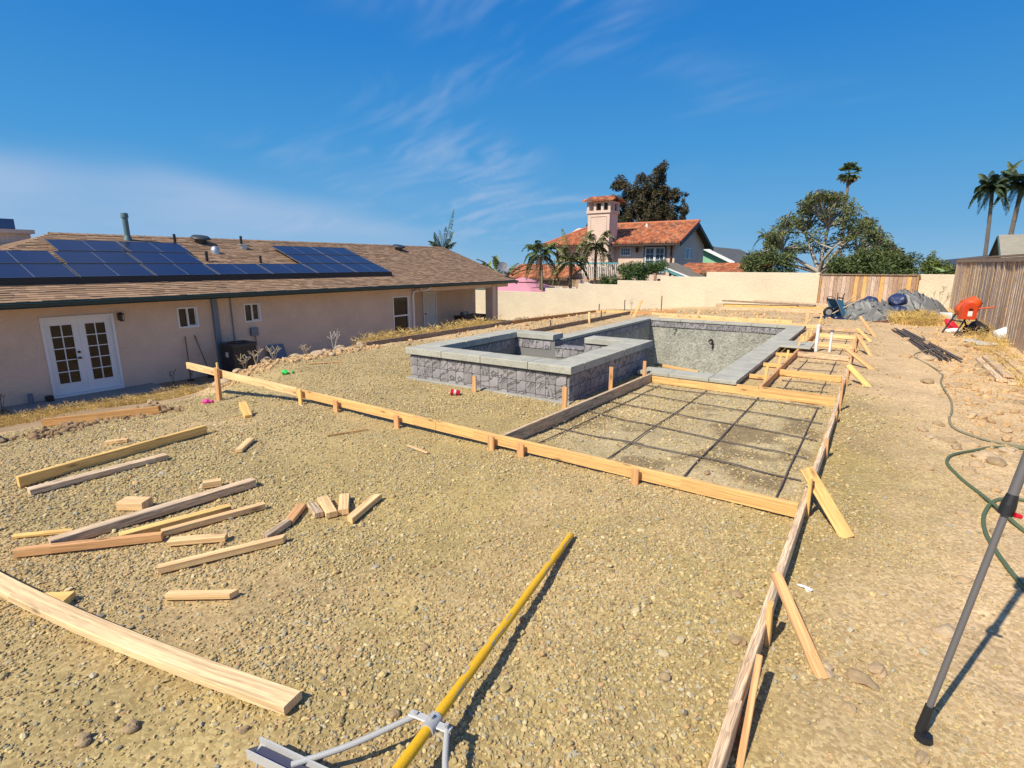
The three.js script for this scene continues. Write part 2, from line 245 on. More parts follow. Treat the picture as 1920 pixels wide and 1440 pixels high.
// loose stones of the crushed rock, far too many to count
{
  const root = new THREE.Group(); root.name = 'gravel'; scene.add(root);
  tagged(root, 'loose tan and grey crushed stones spread over the yard', 'gravel', null, 'stuff');
  const NV = 7, geos = []; for (let k = 0; k < NV; k++) { const g = new THREE.IcosahedronGeometry(1, k < 5 ? 0 : 1), q = g.attributes.position, ax = rr(0.9, 1.5), az = rr(0.65, 1), fl = rr(0.45, 0.75); const cache = {}; for (let i = 0; i < q.count; i++) { const key = [q.getX(i), q.getY(i), q.getZ(i)].map(v => v.toFixed(3)).join(); const n = cache[key] ??= rr(0.72, 1.2); q.setXYZ(i, q.getX(i) * n * ax, q.getY(i) * n * fl, q.getZ(i) * n * az); } g.computeVertexNormals(); geos.push(g); }
  const pal = [[0.53, 0.4, 0.175], [0.57, 0.435, 0.195], [0.48, 0.355, 0.15], [0.5, 0.4, 0.21], [0.43, 0.375, 0.26], [0.58, 0.47, 0.26], [0.52, 0.335, 0.16], [0.34, 0.26, 0.13]];
  const mat = std([1, 1, 1], 0.9), lists = geos.map(() => []), m4 = new THREE.Matrix4(), q = new THREE.Quaternion(), e = new THREE.Euler();
  const drop = (x, z, s) => { if ((x > -5.75 && x < -3 && z < -5.64 && z > -8.4) || (x > -5.95 && x < -1.48 && z < -7.7 && z > -15.85)) return; e.set(rr(-0.5, 0.5), rr(0, 6.28), rr(-0.5, 0.5)); q.setFromEuler(e); m4.compose(V(x, ground(x, z) + s * rr(0.12, 0.5), z), q, V(s, s, s)); lists[Math.floor(rnd() * NV)].push([m4.clone(), pal[Math.floor(Math.pow(rnd(), 1.3) * pal.length)], rr(0.68, 1.1)]); };
  // [x0,x1,z0,z1, stones per square metre, smallest, largest]
  const zones = [[-4.4, 0.9, -4.4, 0.2, 4600, 0.003, 0.0075], [-4.4, 0.9, -4.4, 0.2, 1700, 0.006, 0.0125], [-4.4, 0.9, -4.4, 0.2, 40, 0.011, 0.021], [-9.4, -4.4, -4.4, 0.2, 1500, 0.0045, 0.009], [-9.4, -4.4, -4.4, 0.2, 900, 0.008, 0.0145], [-9.4, -4.4, -4.4, 0.2, 40, 0.011, 0.022], [-9.4, 1.2, -8.2, -4.4, 1100, 0.005, 0.01], [-9.4, 1.2, -8.2, -4.4, 600, 0.009, 0.0155], [-9.4, 1.2, -8.2, -4.4, 25, 0.012, 0.02], [-9, 2.2, -16, -8.2, 320, 0.008, 0.02], [-8.5, 2.2, -25, -16, 60, 0.012, 0.03], [0.1, 2.3, -8.2, -1, 5200, 0.002, 0.0065]];
  for (const [x0, x1, z0, z1, den, a, b] of zones) { const n = Math.round((x1 - x0) * (z1 - z0) * den); for (let k = 0; k < n; k++) { const x = rr(x0, x1), z = rr(z0, z1); const bunch = ss(0.25, 0.7, fbm(x * 1.6, z * 1.6, 3, 171)); let pr = gravelAt(x, z) * (0.16 + 1.05 * bunch) + 0.06; if (inSlab(x, z)) pr *= 0.75; if (x > 0 && b > 0.0085) pr *= lerp(1, 0.3, ss(0, 0.35, x)) * lerp(0.25, 1, ss(-2.2, -3.2, z)); if (rnd() > pr) continue; drop(x, z, a + (b - a) * Math.pow(rnd(), 1.8)); } }
  lists.forEach((L, k) => { const im = new THREE.InstancedMesh(geos[k], mat, L.length), c = new THREE.Color(); L.forEach(([m, col, f], i) => { im.setMatrixAt(i, m); im.setColorAt(i, c.setRGB(col[0] * f, col[1] * f, col[2] * f)); }); im.name = 'loose_stones'; im.userData.kind = 'stuff'; shade(im); root.add(im); });
  console.log('gravel', lists.reduce((s, l) => s + l.length, 0));
}

// ---------- the low stucco house on the left ----------
const HX = -16.95, PADY = -1.7;                           // face of its wall, level of its floor
{
  const h = thing('stucco_house', 'long low tan stucco house with brown shingle roof and dark green gutter', 'house', null, [0, 0, 0]);
  const EX = -16.3, EY = 0.82, RX = -21.4, RY = EY + 0.35 * (EX - RX), ZF = -24.3, ZN = -1.2;
  // wall with real openings: a flat shape in (z, y), pushed back in x
  const hole = (z0, z1, y0, y1) => { const p = new THREE.Path(); p.moveTo(-z0, y0); p.lineTo(-z1, y0); p.lineTo(-z1, y1); p.lineTo(-z0, y1); p.closePath(); return p; };
  const sh = new THREE.Shape(); sh.moveTo(-2, PADY - 0.4); sh.lineTo(17.2, PADY - 0.4); sh.lineTo(17.2, 0.9); sh.lineTo(-2, 0.9); sh.closePath();
  const OP = { door: [-4.27, -5.82, PADY + 0.06, 0.4], w1: [-7.42, -8.0, -0.17, 0.44], w2: [-9.43, -10.0, -0.17, 0.43], w3: [-15.9, -16.82, -1.31, 0.33] };
  for (const k in OP) sh.holes.push(hole(...OP[k]));
  const wg = new THREE.ExtrudeGeometry(sh, { depth: 0.22, bevelEnabled: false }); wg.rotateY(Math.PI / 2); wg.translate(HX - 0.22, 0, 0);
  const back = [box(HX - 0.3, HX - 0.24, PADY - 0.4, 0.9, -17.1, 2)];
  part('wall', wg, M.houseStucco, h);
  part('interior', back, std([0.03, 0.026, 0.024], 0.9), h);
  part('end_wall', box(-18.65, HX - 0.222, PADY - 0.4, 0.88, -17.4, -17.202), M.houseStucco, h);
  part('porch_wall', box(-18.9, -18.65, PADY - 0.4, 1.0, -23.7, -17.2), M.houseStucco, h);
  part('gable_wall', box(-26, -18.9, PADY - 0.4, 0.9, -23.7, -23.5), M.houseStucco, h);
  part('porch_floor', box(-18.65, -16.5, PADY - 0.3, PADY + 0.05, -23.6, -17.4), M.concrete, h);
  part('porch_post', box(-16.98, -16.55, PADY - 0.3, 0.62, -22.9, -22.42), M.houseStucco, h);
  part('post_trim', [box(-16.545, -16.52, PADY, 0.6, -22.88, -22.8), box(-16.545, -16.52, PADY, 0.6, -22.52, -22.44)], M.houseStucco, h);
  part('porch_beam', box(-16.95, -16.58, 0.5, 0.7, -23.9, -17.2), M.houseStucco, h);
  part('soffit', box(-18.7, -16.32, 0.7, 0.76, -24.2, 2), std([0.32, 0.25, 0.19], 0.9), h);
  // roof: deck plus overlapping courses of tabs
  const f = new Faces(), n = [-0.33, 0.944];
  f.quad([EX, EY - 0.05, ZF], [RX, RY - 0.05, ZF], [RX, RY - 0.05, ZN - 4.9], [EX, EY - 0.05, ZN]);
  f.quad([RX, RY - 0.05, ZF], [-26.5, EY - 0.05, ZF], [-26.5, EY - 0.05, ZN], [RX, RY - 0.05, ZN - 4.9]);
  f.tri([EX, EY - 0.05, ZN], [RX, RY - 0.05, ZN - 4.9], [-26.5, EY - 0.05, ZN]);
  const roof = part('roof', f.geo(), std([0.2, 0.13, 0.09], 0.95), h);
  const tabs = new Faces(), NC = 38, LS = (EX - RX) / NC;
  const pal = [[0.32, 0.198, 0.114], [0.35, 0.216, 0.125], [0.29, 0.177, 0.1], [0.37, 0.232, 0.137], [0.26, 0.158, 0.092]];
  for (let k = 0; k < NC; k++) {
    const x0 = EX - k * LS, x1 = EX - (k + 1.25) * LS, y0 = EY + 0.35 * (EX - x0) + 0.016, y1 = EY + 0.35 * (EX - x1), zn = ZN - (EX - x0) * 0.96;
    let z = ZF + rr(-0.2, 0);
    while (z < zn) {
      const w = rr(0.14, 0.34), z0 = Math.max(ZF, z), z1 = Math.min(zn, z + w), sh = rr(0.85, 1.15), c = pal[Math.floor(rnd() * 5)].map(v => v * sh), lift = rnd() < 0.4 ? 0.01 : 0, cut = rr(-0.012, 0.012);
      if (z1 > z0 + 0.01) { const a = [x0 + cut, y0 + lift, z0], b = [x0 + cut, y0 + lift, z1], c2 = [x1, y1, z1], d = [x1, y1, z0]; tabs.quad(b, a, d, c2, [[z1, 0], [z0, 0], [z0, 0.2], [z1, 0.2]], c); tabs.quad([x0 + cut, y0 - 0.02, z1], [x0 + cut, y0 - 0.02, z0], a, b, null, c); }
      z += w;
    }
  }
  // hip end toward the chimney side
  for (let k = 0; k < NC; k++) { const t0 = k / NC, t1 = (k + 1.2) / NC, P = (t, s) => [lerp(lerp(EX, RX, t), lerp(-26.5, RX, t), s), EY + (RY - EY) * t + 0.01 * (1 - (t - t0) * NC), ZN - 4.9 * t]; for (let s = 0; s < 24; s++) tabs.quad(P(t0, s / 24), P(t0, (s + 1) / 24), P(Math.min(1, t1), (s + 1) / 24), P(Math.min(1, t1), s / 24), null, pal[Math.floor(rnd() * 5)].map(v => v * rr(0.85, 1.15))); }
  part('shingles', tabs.geo(), M.shingle, roof, 'stuff');
  const ridge = new Faces(); for (let z = ZF; z < ZN - 4.9; z += 0.24) { const c = pal[Math.floor(rnd() * 5)]; ridge.quad([RX + 0.13, RY - 0.015, z + 0.27], [RX + 0.13, RY - 0.025, z], [RX, RY + 0.03, z], [RX, RY + 0.045, z + 0.27], null, c); ridge.quad([RX, RY + 0.045, z + 0.27], [RX, RY + 0.03, z], [RX - 0.13, RY - 0.02, z], [RX - 0.13, RY - 0.01, z + 0.27], null, c); }
  part('ridge_caps', ridge.geo(), M.shingle, roof, 'stuff');
  part('rake_board', boardGeo([EX, EY - 0.2, ZF - 0.03], [RX, RY - 0.2, ZF - 0.03], 0.04, 0.19), M.gutter, roof);
  part('barge_board', boardGeo([RX, RY - 0.2, ZF - 0.03], [-26.5, EY - 0.2, ZF - 0.03], 0.04, 0.19), M.gutter, roof);
  // k-style gutter with rolled lip
  const gp = [[0.03, -0.05], [0.02, 0.03], [0.06, 0.075], [0.1, 0.08], [0.135, 0.105], [0.15, 0.09], [0.15, 0.075], [0.14, -0.05]];
  part('gutter', sweep(gp, 26.2).rotateY(Math.PI / 2).applyMatrix4(new THREE.Matrix4().makeTranslation(EX + 0.05, EY - 0.16, 1.9)), M.gutter, h);
  part('downspout', [boardGeo([HX + 0.09, -1.75, -8.5], [HX + 0.09, 0.72, -8.5], 0.16, 0.09, { up: V(-1, 0, 0) })], M.slateblue, h);
  part('downspout', [rod([HX + 0.06, -1.5, -17.05], [HX + 0.06, 0.38, -17.05], 0.045, 0.045, 8), tube([[HX + 0.06, 0.38, -17.05], [HX + 0.1, 0.5, -17.1], [HX + 0.5, 0.58, -17.5], [HX + 0.62, 0.68, -17.6]], 0.045, 8)], M.white, h);
  part('conduit', rod([HX + 0.03, -0.7, -9.02], [HX + 0.03, 0.72, -9.02], 0.018), M.slateblue, h);
  part('disconnect_box', box(HX + 0.002, HX + 0.11, -0.62, -0.36, -9.8, -9.56, 0.01), M.slateblue, h);
  part('whip_conduit', tube([[HX + 0.06, -0.62, -9.7], [HX + 0.08, -0.8, -9.7], [HX + 0.2, -0.95, -9.6], [HX + 0.4, -1.0, -9.4]], 0.016), M.slateblue, h);
  // vents on the roof
  const R = (x, z) => [x, EY + 0.35 * (EX - x), z];
  const vent = (name, g, m) => part(name, g, m, roof);
  { const [x, y, z] = R(-21.0, -8.0); vent('flue_pipe', [rod([x, y - 0.1, z], [x, y + 0.72, z], 0.085, 0.085, 12, true), rod([x, y + 0.72, z], [x, y + 0.86, z], 0.115, 0.1, 12, true), rod([x, y - 0.12, z], [x, y + 0.14, z], 0.17, 0.09, 12)], std([0.12, 0.19, 0.19], 0.5, { metalness: 0.2 })); }
  for (const [x, z] of [[-20.9, -10.3], [-20.7, -20.0]]) { const p = R(x, z), g = lathe([[0.001, 0.22], [0.26, 0.2], [0.33, 0.13], [0.32, 0.1], [0.2, 0.09], [0.2, -0.2]], 18); g.rotateZ(-0.2); g.translate(p[0], p[1] + 0.06, p[2]); vent('attic_vent', g, std([0.04, 0.05, 0.06], 0.5)); }
  { const p = R(-19.85, -10.25), g = lathe([[0.001, 0.2], [0.09, 0.18], [0.14, 0.1], [0.15, 0.02], [0.15, -0.1]], 14); g.translate(p[0], p[1] + 0.05, p[2]); vent('dome_vent', g, M.alu); const q = R(-20.4, -11.6); vent('hooded_vent', [box(q[0] - 0.09, q[0] + 0.1, q[1] - 0.05, q[1] + 0.12, q[2] - 0.1, q[2] + 0.1), box(q[0] - 0.13, q[0] + 0.15, q[1] + 0.12, q[1] + 0.16, q[2] - 0.14, q[2] + 0.14)], M.alu); }
  for (const [x, z, hgt] of [[-20.65, -9.3, 0.36], [-20.75, -11.75, 0.36], [-19.0, -9.5, 0.34], [-18.8, -11.3, 0.28]]) { const p = R(x, z); vent('plumbing_vent', rod([p[0], p[1] - 0.05, p[2]], [p[0], p[1] + hgt, p[2]], 0.045, 0.045, 10, true), M.black); }
  // chimney beyond the ridge
  part('chimney', [box(-23.5, -22.6, 1, 2.62, -5.9, -4.6), box(-23.6, -22.5, 2.62, 2.74, -6.0, -4.5)], M.houseStucco, roof);
  part('chimney_cap', [box(-23.35, -22.75, 2.74, 3.06, -5.6, -4.9)], std([0.03, 0.09, 0.22], 0.5), roof);
  // french door
  const fr = (z0, z1, y0, y1, w, x0, x1) => [box(x0, x1, y0, y1, Math.min(z0, z1), Math.min(z0, z1) + w), box(x0, x1, y0, y1, Math.max(z0, z1) - w, Math.max(z0, z1)), box(x0, x1, y1 - w, y1, Math.min(z0, z1) + w, Math.max(z0, z1) - w), box(x0, x1, y0, y0 + w, Math.min(z0, z1) + w, Math.max(z0, z1) - w)];
  {
    const [za, zb, y0, y1] = OP.door, dr = part('french_door', fr(za, zb, y0, y1, 0.055, HX - 0.12, HX + 0.035), M.white, h);
    part('threshold', box(HX - 0.2, HX + 0.1, y0 - 0.05, y0 - 0.001, zb, za), M.darkMetal, h);
    for (const s of [0, 1]) {
      const a = za - 0.058 - s * 0.72, b = a - 0.717, x0 = HX - 0.1, x1 = HX - 0.055;
      const st = 0.135, top = y1 - 0.06, bot = y0 + 0.06, pb = bot + 0.27, pt = top - 0.16, pz0 = a - st, pz1 = b + st;
      part('door_leaf', [box(x0, x1, bot, top, b, b + st), box(x0, x1, bot, top, a - st, a), box(x0, x1, pt, top, b + st, a - st), box(x0, x1, bot, pb, b + st, a - st)], M.white, h);
      for (let r = 0; r < 5; r++) for (let c = 0; c < 2; c++) part('pane', box(x0 + 0.015, x0 + 0.021, lerp(pb, pt, r / 5) + 0.006, lerp(pb, pt, (r + 1) / 5) - 0.006, lerp(pz1, pz0, c / 2) + 0.006, lerp(pz1, pz0, (c + 1) / 2) - 0.006, 0.001), M.glass, dr);
      const mun = [box(x0 + 0.012, x1 + 0.004, pb, pt, (pz0 + pz1) / 2 - 0.011, (pz0 + pz1) / 2 + 0.011)]; for (let r = 1; r < 5; r++) for (const k of [0, 1]) { const y = lerp(pb, pt, r / 5), m = (pz0 + pz1) / 2; mun.push(k ? box(x0 + 0.012, x1 + 0.004, y - 0.011, y + 0.011, pz1, m - 0.011) : box(x0 + 0.012, x1 + 0.004, y - 0.011, y + 0.011, m + 0.011, pz0)); }
      part('muntins', mun, M.white, h);
      part('blind', box(x0 - 0.02, x0 + 0.008, pt - 0.13, pt, pz1, pz0), std([0.6, 0.6, 0.58], 0.8), h);
      part('reveal', fr(pz0 + 0.012, pz1 - 0.012, pb - 0.012, pt + 0.012, 0.016, x1, x1 + 0.008), M.white, h);
    }
    const zc = za - 0.058 - 0.64;
    part('door_handle', [rod([HX - 0.055, y0 + 0.95, zc], [HX + 0.0, y0 + 0.95, zc], 0.032, 0.028, 12, true), rod([HX, y0 + 0.95, zc + 0.01], [HX, y0 + 0.95, zc + 0.12], 0.011, 0.009, 8, true)], M.darkMetal, h);
    part('deadbolt', rod([HX - 0.055, y0 + 1.1, zc], [HX - 0.015, y0 + 1.1, zc], 0.033, 0.03, 12, true), M.darkMetal, h);
  }
  // sliding windows and the tall sash window
  for (const [k, tall] of [['w1', 0], ['w2', 0], ['w3', 1]]) {
    const [za, zb, y0, y1] = OP[k], w = part('window', fr(za, zb, y0, y1, 0.045, HX - 0.1, HX + 0.02), M.white, h), zm = (za + zb) / 2, ym = (y0 + y1) / 2;
    part('window_rail', tall ? box(HX - 0.08, HX, ym - 0.03, ym + 0.03, zb + 0.045, za - 0.045) : [box(HX - 0.08, HX, y0 + 0.045, y1 - 0.045, zm - 0.025, zm + 0.025), box(HX - 0.07, HX - 0.02, y0 + 0.046, y1 - 0.046, zb + 0.046, zb + 0.075), box(HX - 0.07, HX - 0.02, y0 + 0.046, y0 + 0.075, zb + 0.075, zm - 0.025)], M.white, w);
    for (const s of [0, 1]) part('pane', tall ? box(HX - 0.06, HX - 0.052, s ? ym + 0.03 : y0 + 0.045, s ? y1 - 0.045 : ym - 0.03, zb + 0.045, za - 0.045, 0.001) : box(HX - 0.06, HX - 0.052, y0 + 0.045, y1 - 0.045, s ? zb + 0.045 : zm + 0.025, s ? zm - 0.025 : za - 0.045, 0.001), M.glass, w);
    if (tall) { const bl = []; for (let y = ym + 0.06; y < y1 - 0.06; y += 0.035) bl.push(box(HX - 0.1, HX - 0.075, y, y + 0.008, zb + 0.05, za - 0.05, 0.001)); part('blind', bl, std([0.4, 0.3, 0.2], 0.8), w); }
  }
  // porch door with six panels
  { const x0 = -18.648, x1 = -18.6; part('porch_door_frame', fr(-19.45, -20.4, PADY + 0.06, 0.33, 0.06, x0, x1 + 0.03), M.white, h); const d = part('porch_door', box(x0, x1, PADY + 0.1, 0.27, -20.34, -19.51), std([0.66, 0.66, 0.62], 0.6), h); for (const [a, b] of [[0.02, 0.2], [-0.72, -0.08], [-1.45, -0.85]]) for (const z of [-20.24, -19.88]) part('door_panel', box(x1, x1 + 0.012, a, b, z, z + 0.27, 0.008), std([0.66, 0.66, 0.62], 0.6), d); part('door_handle', rod([x1, -0.75, -19.58], [x1 + 0.07, -0.75, -19.58], 0.03, 0.03, 10, true), M.darkMetal, d); }
  // carriage lamp
  part('wall_lamp', [box(HX + 0.001, HX + 0.03, 0.2, 0.4, -6.02, -5.92), tube([[HX + 0.03, 0.36, -5.97], [HX + 0.1, 0.42, -5.97], [HX + 0.15, 0.38, -5.97]], 0.012, 6), rod([HX + 0.14, 0.36, -5.97], [HX + 0.14, 0.41, -5.97], 0.085, 0.03, 8, true), rod([HX + 0.14, 0.18, -5.97], [HX + 0.14, 0.21, -5.97], 0.05, 0.06, 8, true), rod([HX + 0.2, 0.2, -5.97], [HX + 0.2, 0.37, -5.97], 0.006), rod([HX + 0.08, 0.2, -5.97], [HX + 0.08, 0.37, -5.97], 0.006), rod([HX + 0.14, 0.2, -6.03], [HX + 0.14, 0.37, -6.03], 0.006), rod([HX + 0.14, 0.2, -5.91], [HX + 0.14, 0.37, -5.91], 0.006)], std([0.05, 0.035, 0.025], 0.5), h);
  part('cleanout_pipe', rod([HX + 0.12, -1.75, -3.8], [HX + 0.12, -1.4, -3.8], 0.05, 0.05, 10, true), M.slateblue, h);

  // solar panels, each bolted flat above the shingles
  const proto = (() => { const g = new THREE.Group(); const L = 1.78, W = 0.985; const P = (n, geo, m, par = g) => part(n, geo, m, par); P('glass', box(0.018, W - 0.018, 0.03, 0.04, 0.018, L - 0.018, 0.001), M.solar); P('mid_seam', box(0.02, W - 0.02, 0.0401, 0.042, L / 2 - 0.006, L / 2 + 0.006, 0.0005), std([0.2, 0.2, 0.23], 0.5)); P('frame', [box(0, 0.016, 0, 0.045, 0, L), box(W - 0.016, W, 0, 0.045, 0, L), box(0.016, W - 0.016, 0, 0.045, 0, 0.016), box(0.016, W - 0.016, 0, 0.045, L - 0.016, L)], std([0.2, 0.2, 0.22], 0.35, { metalness: 0.7 })); return g; })();
  const rows = { low: [17.37, [-1.75, -3.57, -5.39, -7.21, -9.03, -10.85, -12.67, -14.49]], mid: [18.37, [-1.75, -3.57, -5.45, -7.27, -12.67, -14.49]], top: [19.37, [-5.6, -7.42, -12.7, -14.5]] };
  for (const k in rows) for (const z of rows[k][1]) {
    const g = proto.clone(), xb = -rows[k][0]; g.name = 'solar_panel'; h.add(g);
    g.position.set(xb, EY + 0.35 * (EX - xb) + 0.13, z - 1.78); g.rotation.z = -Math.atan(0.35); g.scale.x = -1;
  }
  // skirt along the lower edge of the array
  part('solar_skirt', boardGeo([-17.31, EY + 0.35 * 1.01 + 0.0, 0.1], [-17.31, EY + 0.35 * 1.01 + 0.0, -16.27], 0.03, 0.17), M.black, h);

  // satellite dish at the roof corner
  const d = thing('satellite_dish', 'grey satellite dish on a bent mast at the gable corner of the shingle roof', 'satellite dish', null, [-16.9, 1.0, -23.9]); d.scale.setScalar(0.85);
  const dg = lathe([[0.001, 0], [0.12, 0.012], [0.25, 0.055], [0.36, 0.12], [0.36, 0.128], [0.25, 0.065], [0.001, 0.012]], 24); dg.rotateX(1.0); dg.rotateY(1.0); dg.translate(0, 0.55, 0); part('reflector', dg, std([0.22, 0.23, 0.25], 0.6), d);
  part('mast', tube([[0.1, 0, 0], [0.1, 0.25, 0], [-0.02, 0.45, -0.02], [-0.05, 0.55, -0.03]], 0.025), M.alu, d); part('feed_arm', tube([[0.02, 0.3, 0.02], [0.2, 0.42, 0.2], [0.36, 0.62, 0.33]], 0.016), M.alu, d); part('feed_horn', box(0.3, 0.42, 0.58, 0.68, 0.28, 0.38, 0.02), M.alu, d); part('foot', box(0.0, 0.2, -0.06, 0.01, -0.1, 0.1), M.darkMetal, d);

  struct('concrete_pad', box(HX + 0.002, -15.85, PADY - 0.3, PADY + 0.06, -6.5, -3.3, 0.01), M.concrete, 'grey concrete landing outside the french door');
}

// ---------- boundary walls and fence ----------
{
  const w = thing('garden_wall', 'cream stucco wall stepping up to the right behind the pool', 'wall', null, [0, 0, -28.5]);
  const steps = [[-29.06, -16.99, -0.04], [-16.99, -14.75, 0.24], [-14.75, -12.29, 0.54], [-12.29, -9.84, 0.78], [-9.84, -7.45, 1.03], [-7.45, -2.4, 1.28], [1.25, 2.79, 1.26]];
  for (const [a, b, t] of steps) part('wall_section', box(a, b - 0.001, -2.2, t, -0.2, 0, 0.012), M.wallStucco, w);
  const g = thing('board_gate', 'weathered wooden gate of upright boards with a few honey coloured ones', 'gate', null, [0, 0, -28.41]);
  const mats = [oldWood(0.6, 0.47, 0.36), oldWood(0.72, 0.6, 0.48), oldWood(0.5, 0.36, 0.25), wood(0.72, 0.5, 0.24), oldWood(0.5, 0.36, 0.24)];
  const order = [1, 0, 1, 2, 0, 1, 0, 2, 3, 2, 3, 0, 1, 0, 3, 1, 0, 2, 4, 0, 3, 2]; let x = -2.29; order.forEach((m, k) => { const wd = 0.157; part('plank', boardGeo([x + wd / 2, -0.3, rr(-0.003, 0.003)], [x + wd / 2, 1.18 + rr(-0.01, 0.01), 0], wd - 0.007, 0.02, { up: V(0, 0, 1) }), mats[m], g); x += wd; });
  for (const q of [-2.37, 1.17]) part('gate_post', box(q, q + 0.07, -0.4, 1.2, -0.06, 0.05), M.firDark, g); part('cap_rail', box(-2.42, 1.28, 1.202, 1.245, -0.09, 0.08), M.greyDark, g); for (const q of [0.1, 0.95]) part('rear_rail', box(-2.29, 1.16, q, q + 0.09, -0.07, -0.01), M.firDark, g);

  const FX = 2.42, f = thing('plank_fence', 'tall weathered grey plank fence along the dirt strip', 'fence', null, [FX, 0, 0]);
  const fm = [oldWood(0.62, 0.51, 0.37), oldWood(0.56, 0.47, 0.36), oldWood(0.7, 0.59, 0.43), oldWood(0.6, 0.46, 0.3), oldWood(0.5, 0.42, 0.33), oldWood(0.64, 0.48, 0.29)];
  let z = -28.3; while (z < -8.5) { const wd = rr(0.125, 0.15), out = rnd() < 0.5 ? 0 : 0.022; part('plank', boardGeo([-out, ground(FX, z) - 0.06, z + wd / 2], [-out + rr(-0.012, 0.012), 1.83 + rr(-0.02, 0.012), z + wd / 2 + rr(-0.006, 0.006)], wd, 0.019, { up: V(-1, 0, 0) }), fm[Math.floor(rnd() * 6)], f); z += wd - (out ? 0.012 : -0.002); }
  part('cap_rail', boardGeo([0.01, 1.86, -28.4], [0.01, 1.86, -8.4], 0.14, 0.038), M.greyDark, f); part('top_trim', boardGeo([-0.055, 1.74, -28.4], [-0.055, 1.74, -8.4], 0.02, 0.1), M.greyDark, f); part('rail', [boardGeo([0.05, 0.3, -28.4], [0.05, 0.3, -8.4], 0.04, 0.09), boardGeo([0.05, 1.4, -28.4], [0.05, 1.4, -8.4], 0.04, 0.09)], M.greyDark, f);
}

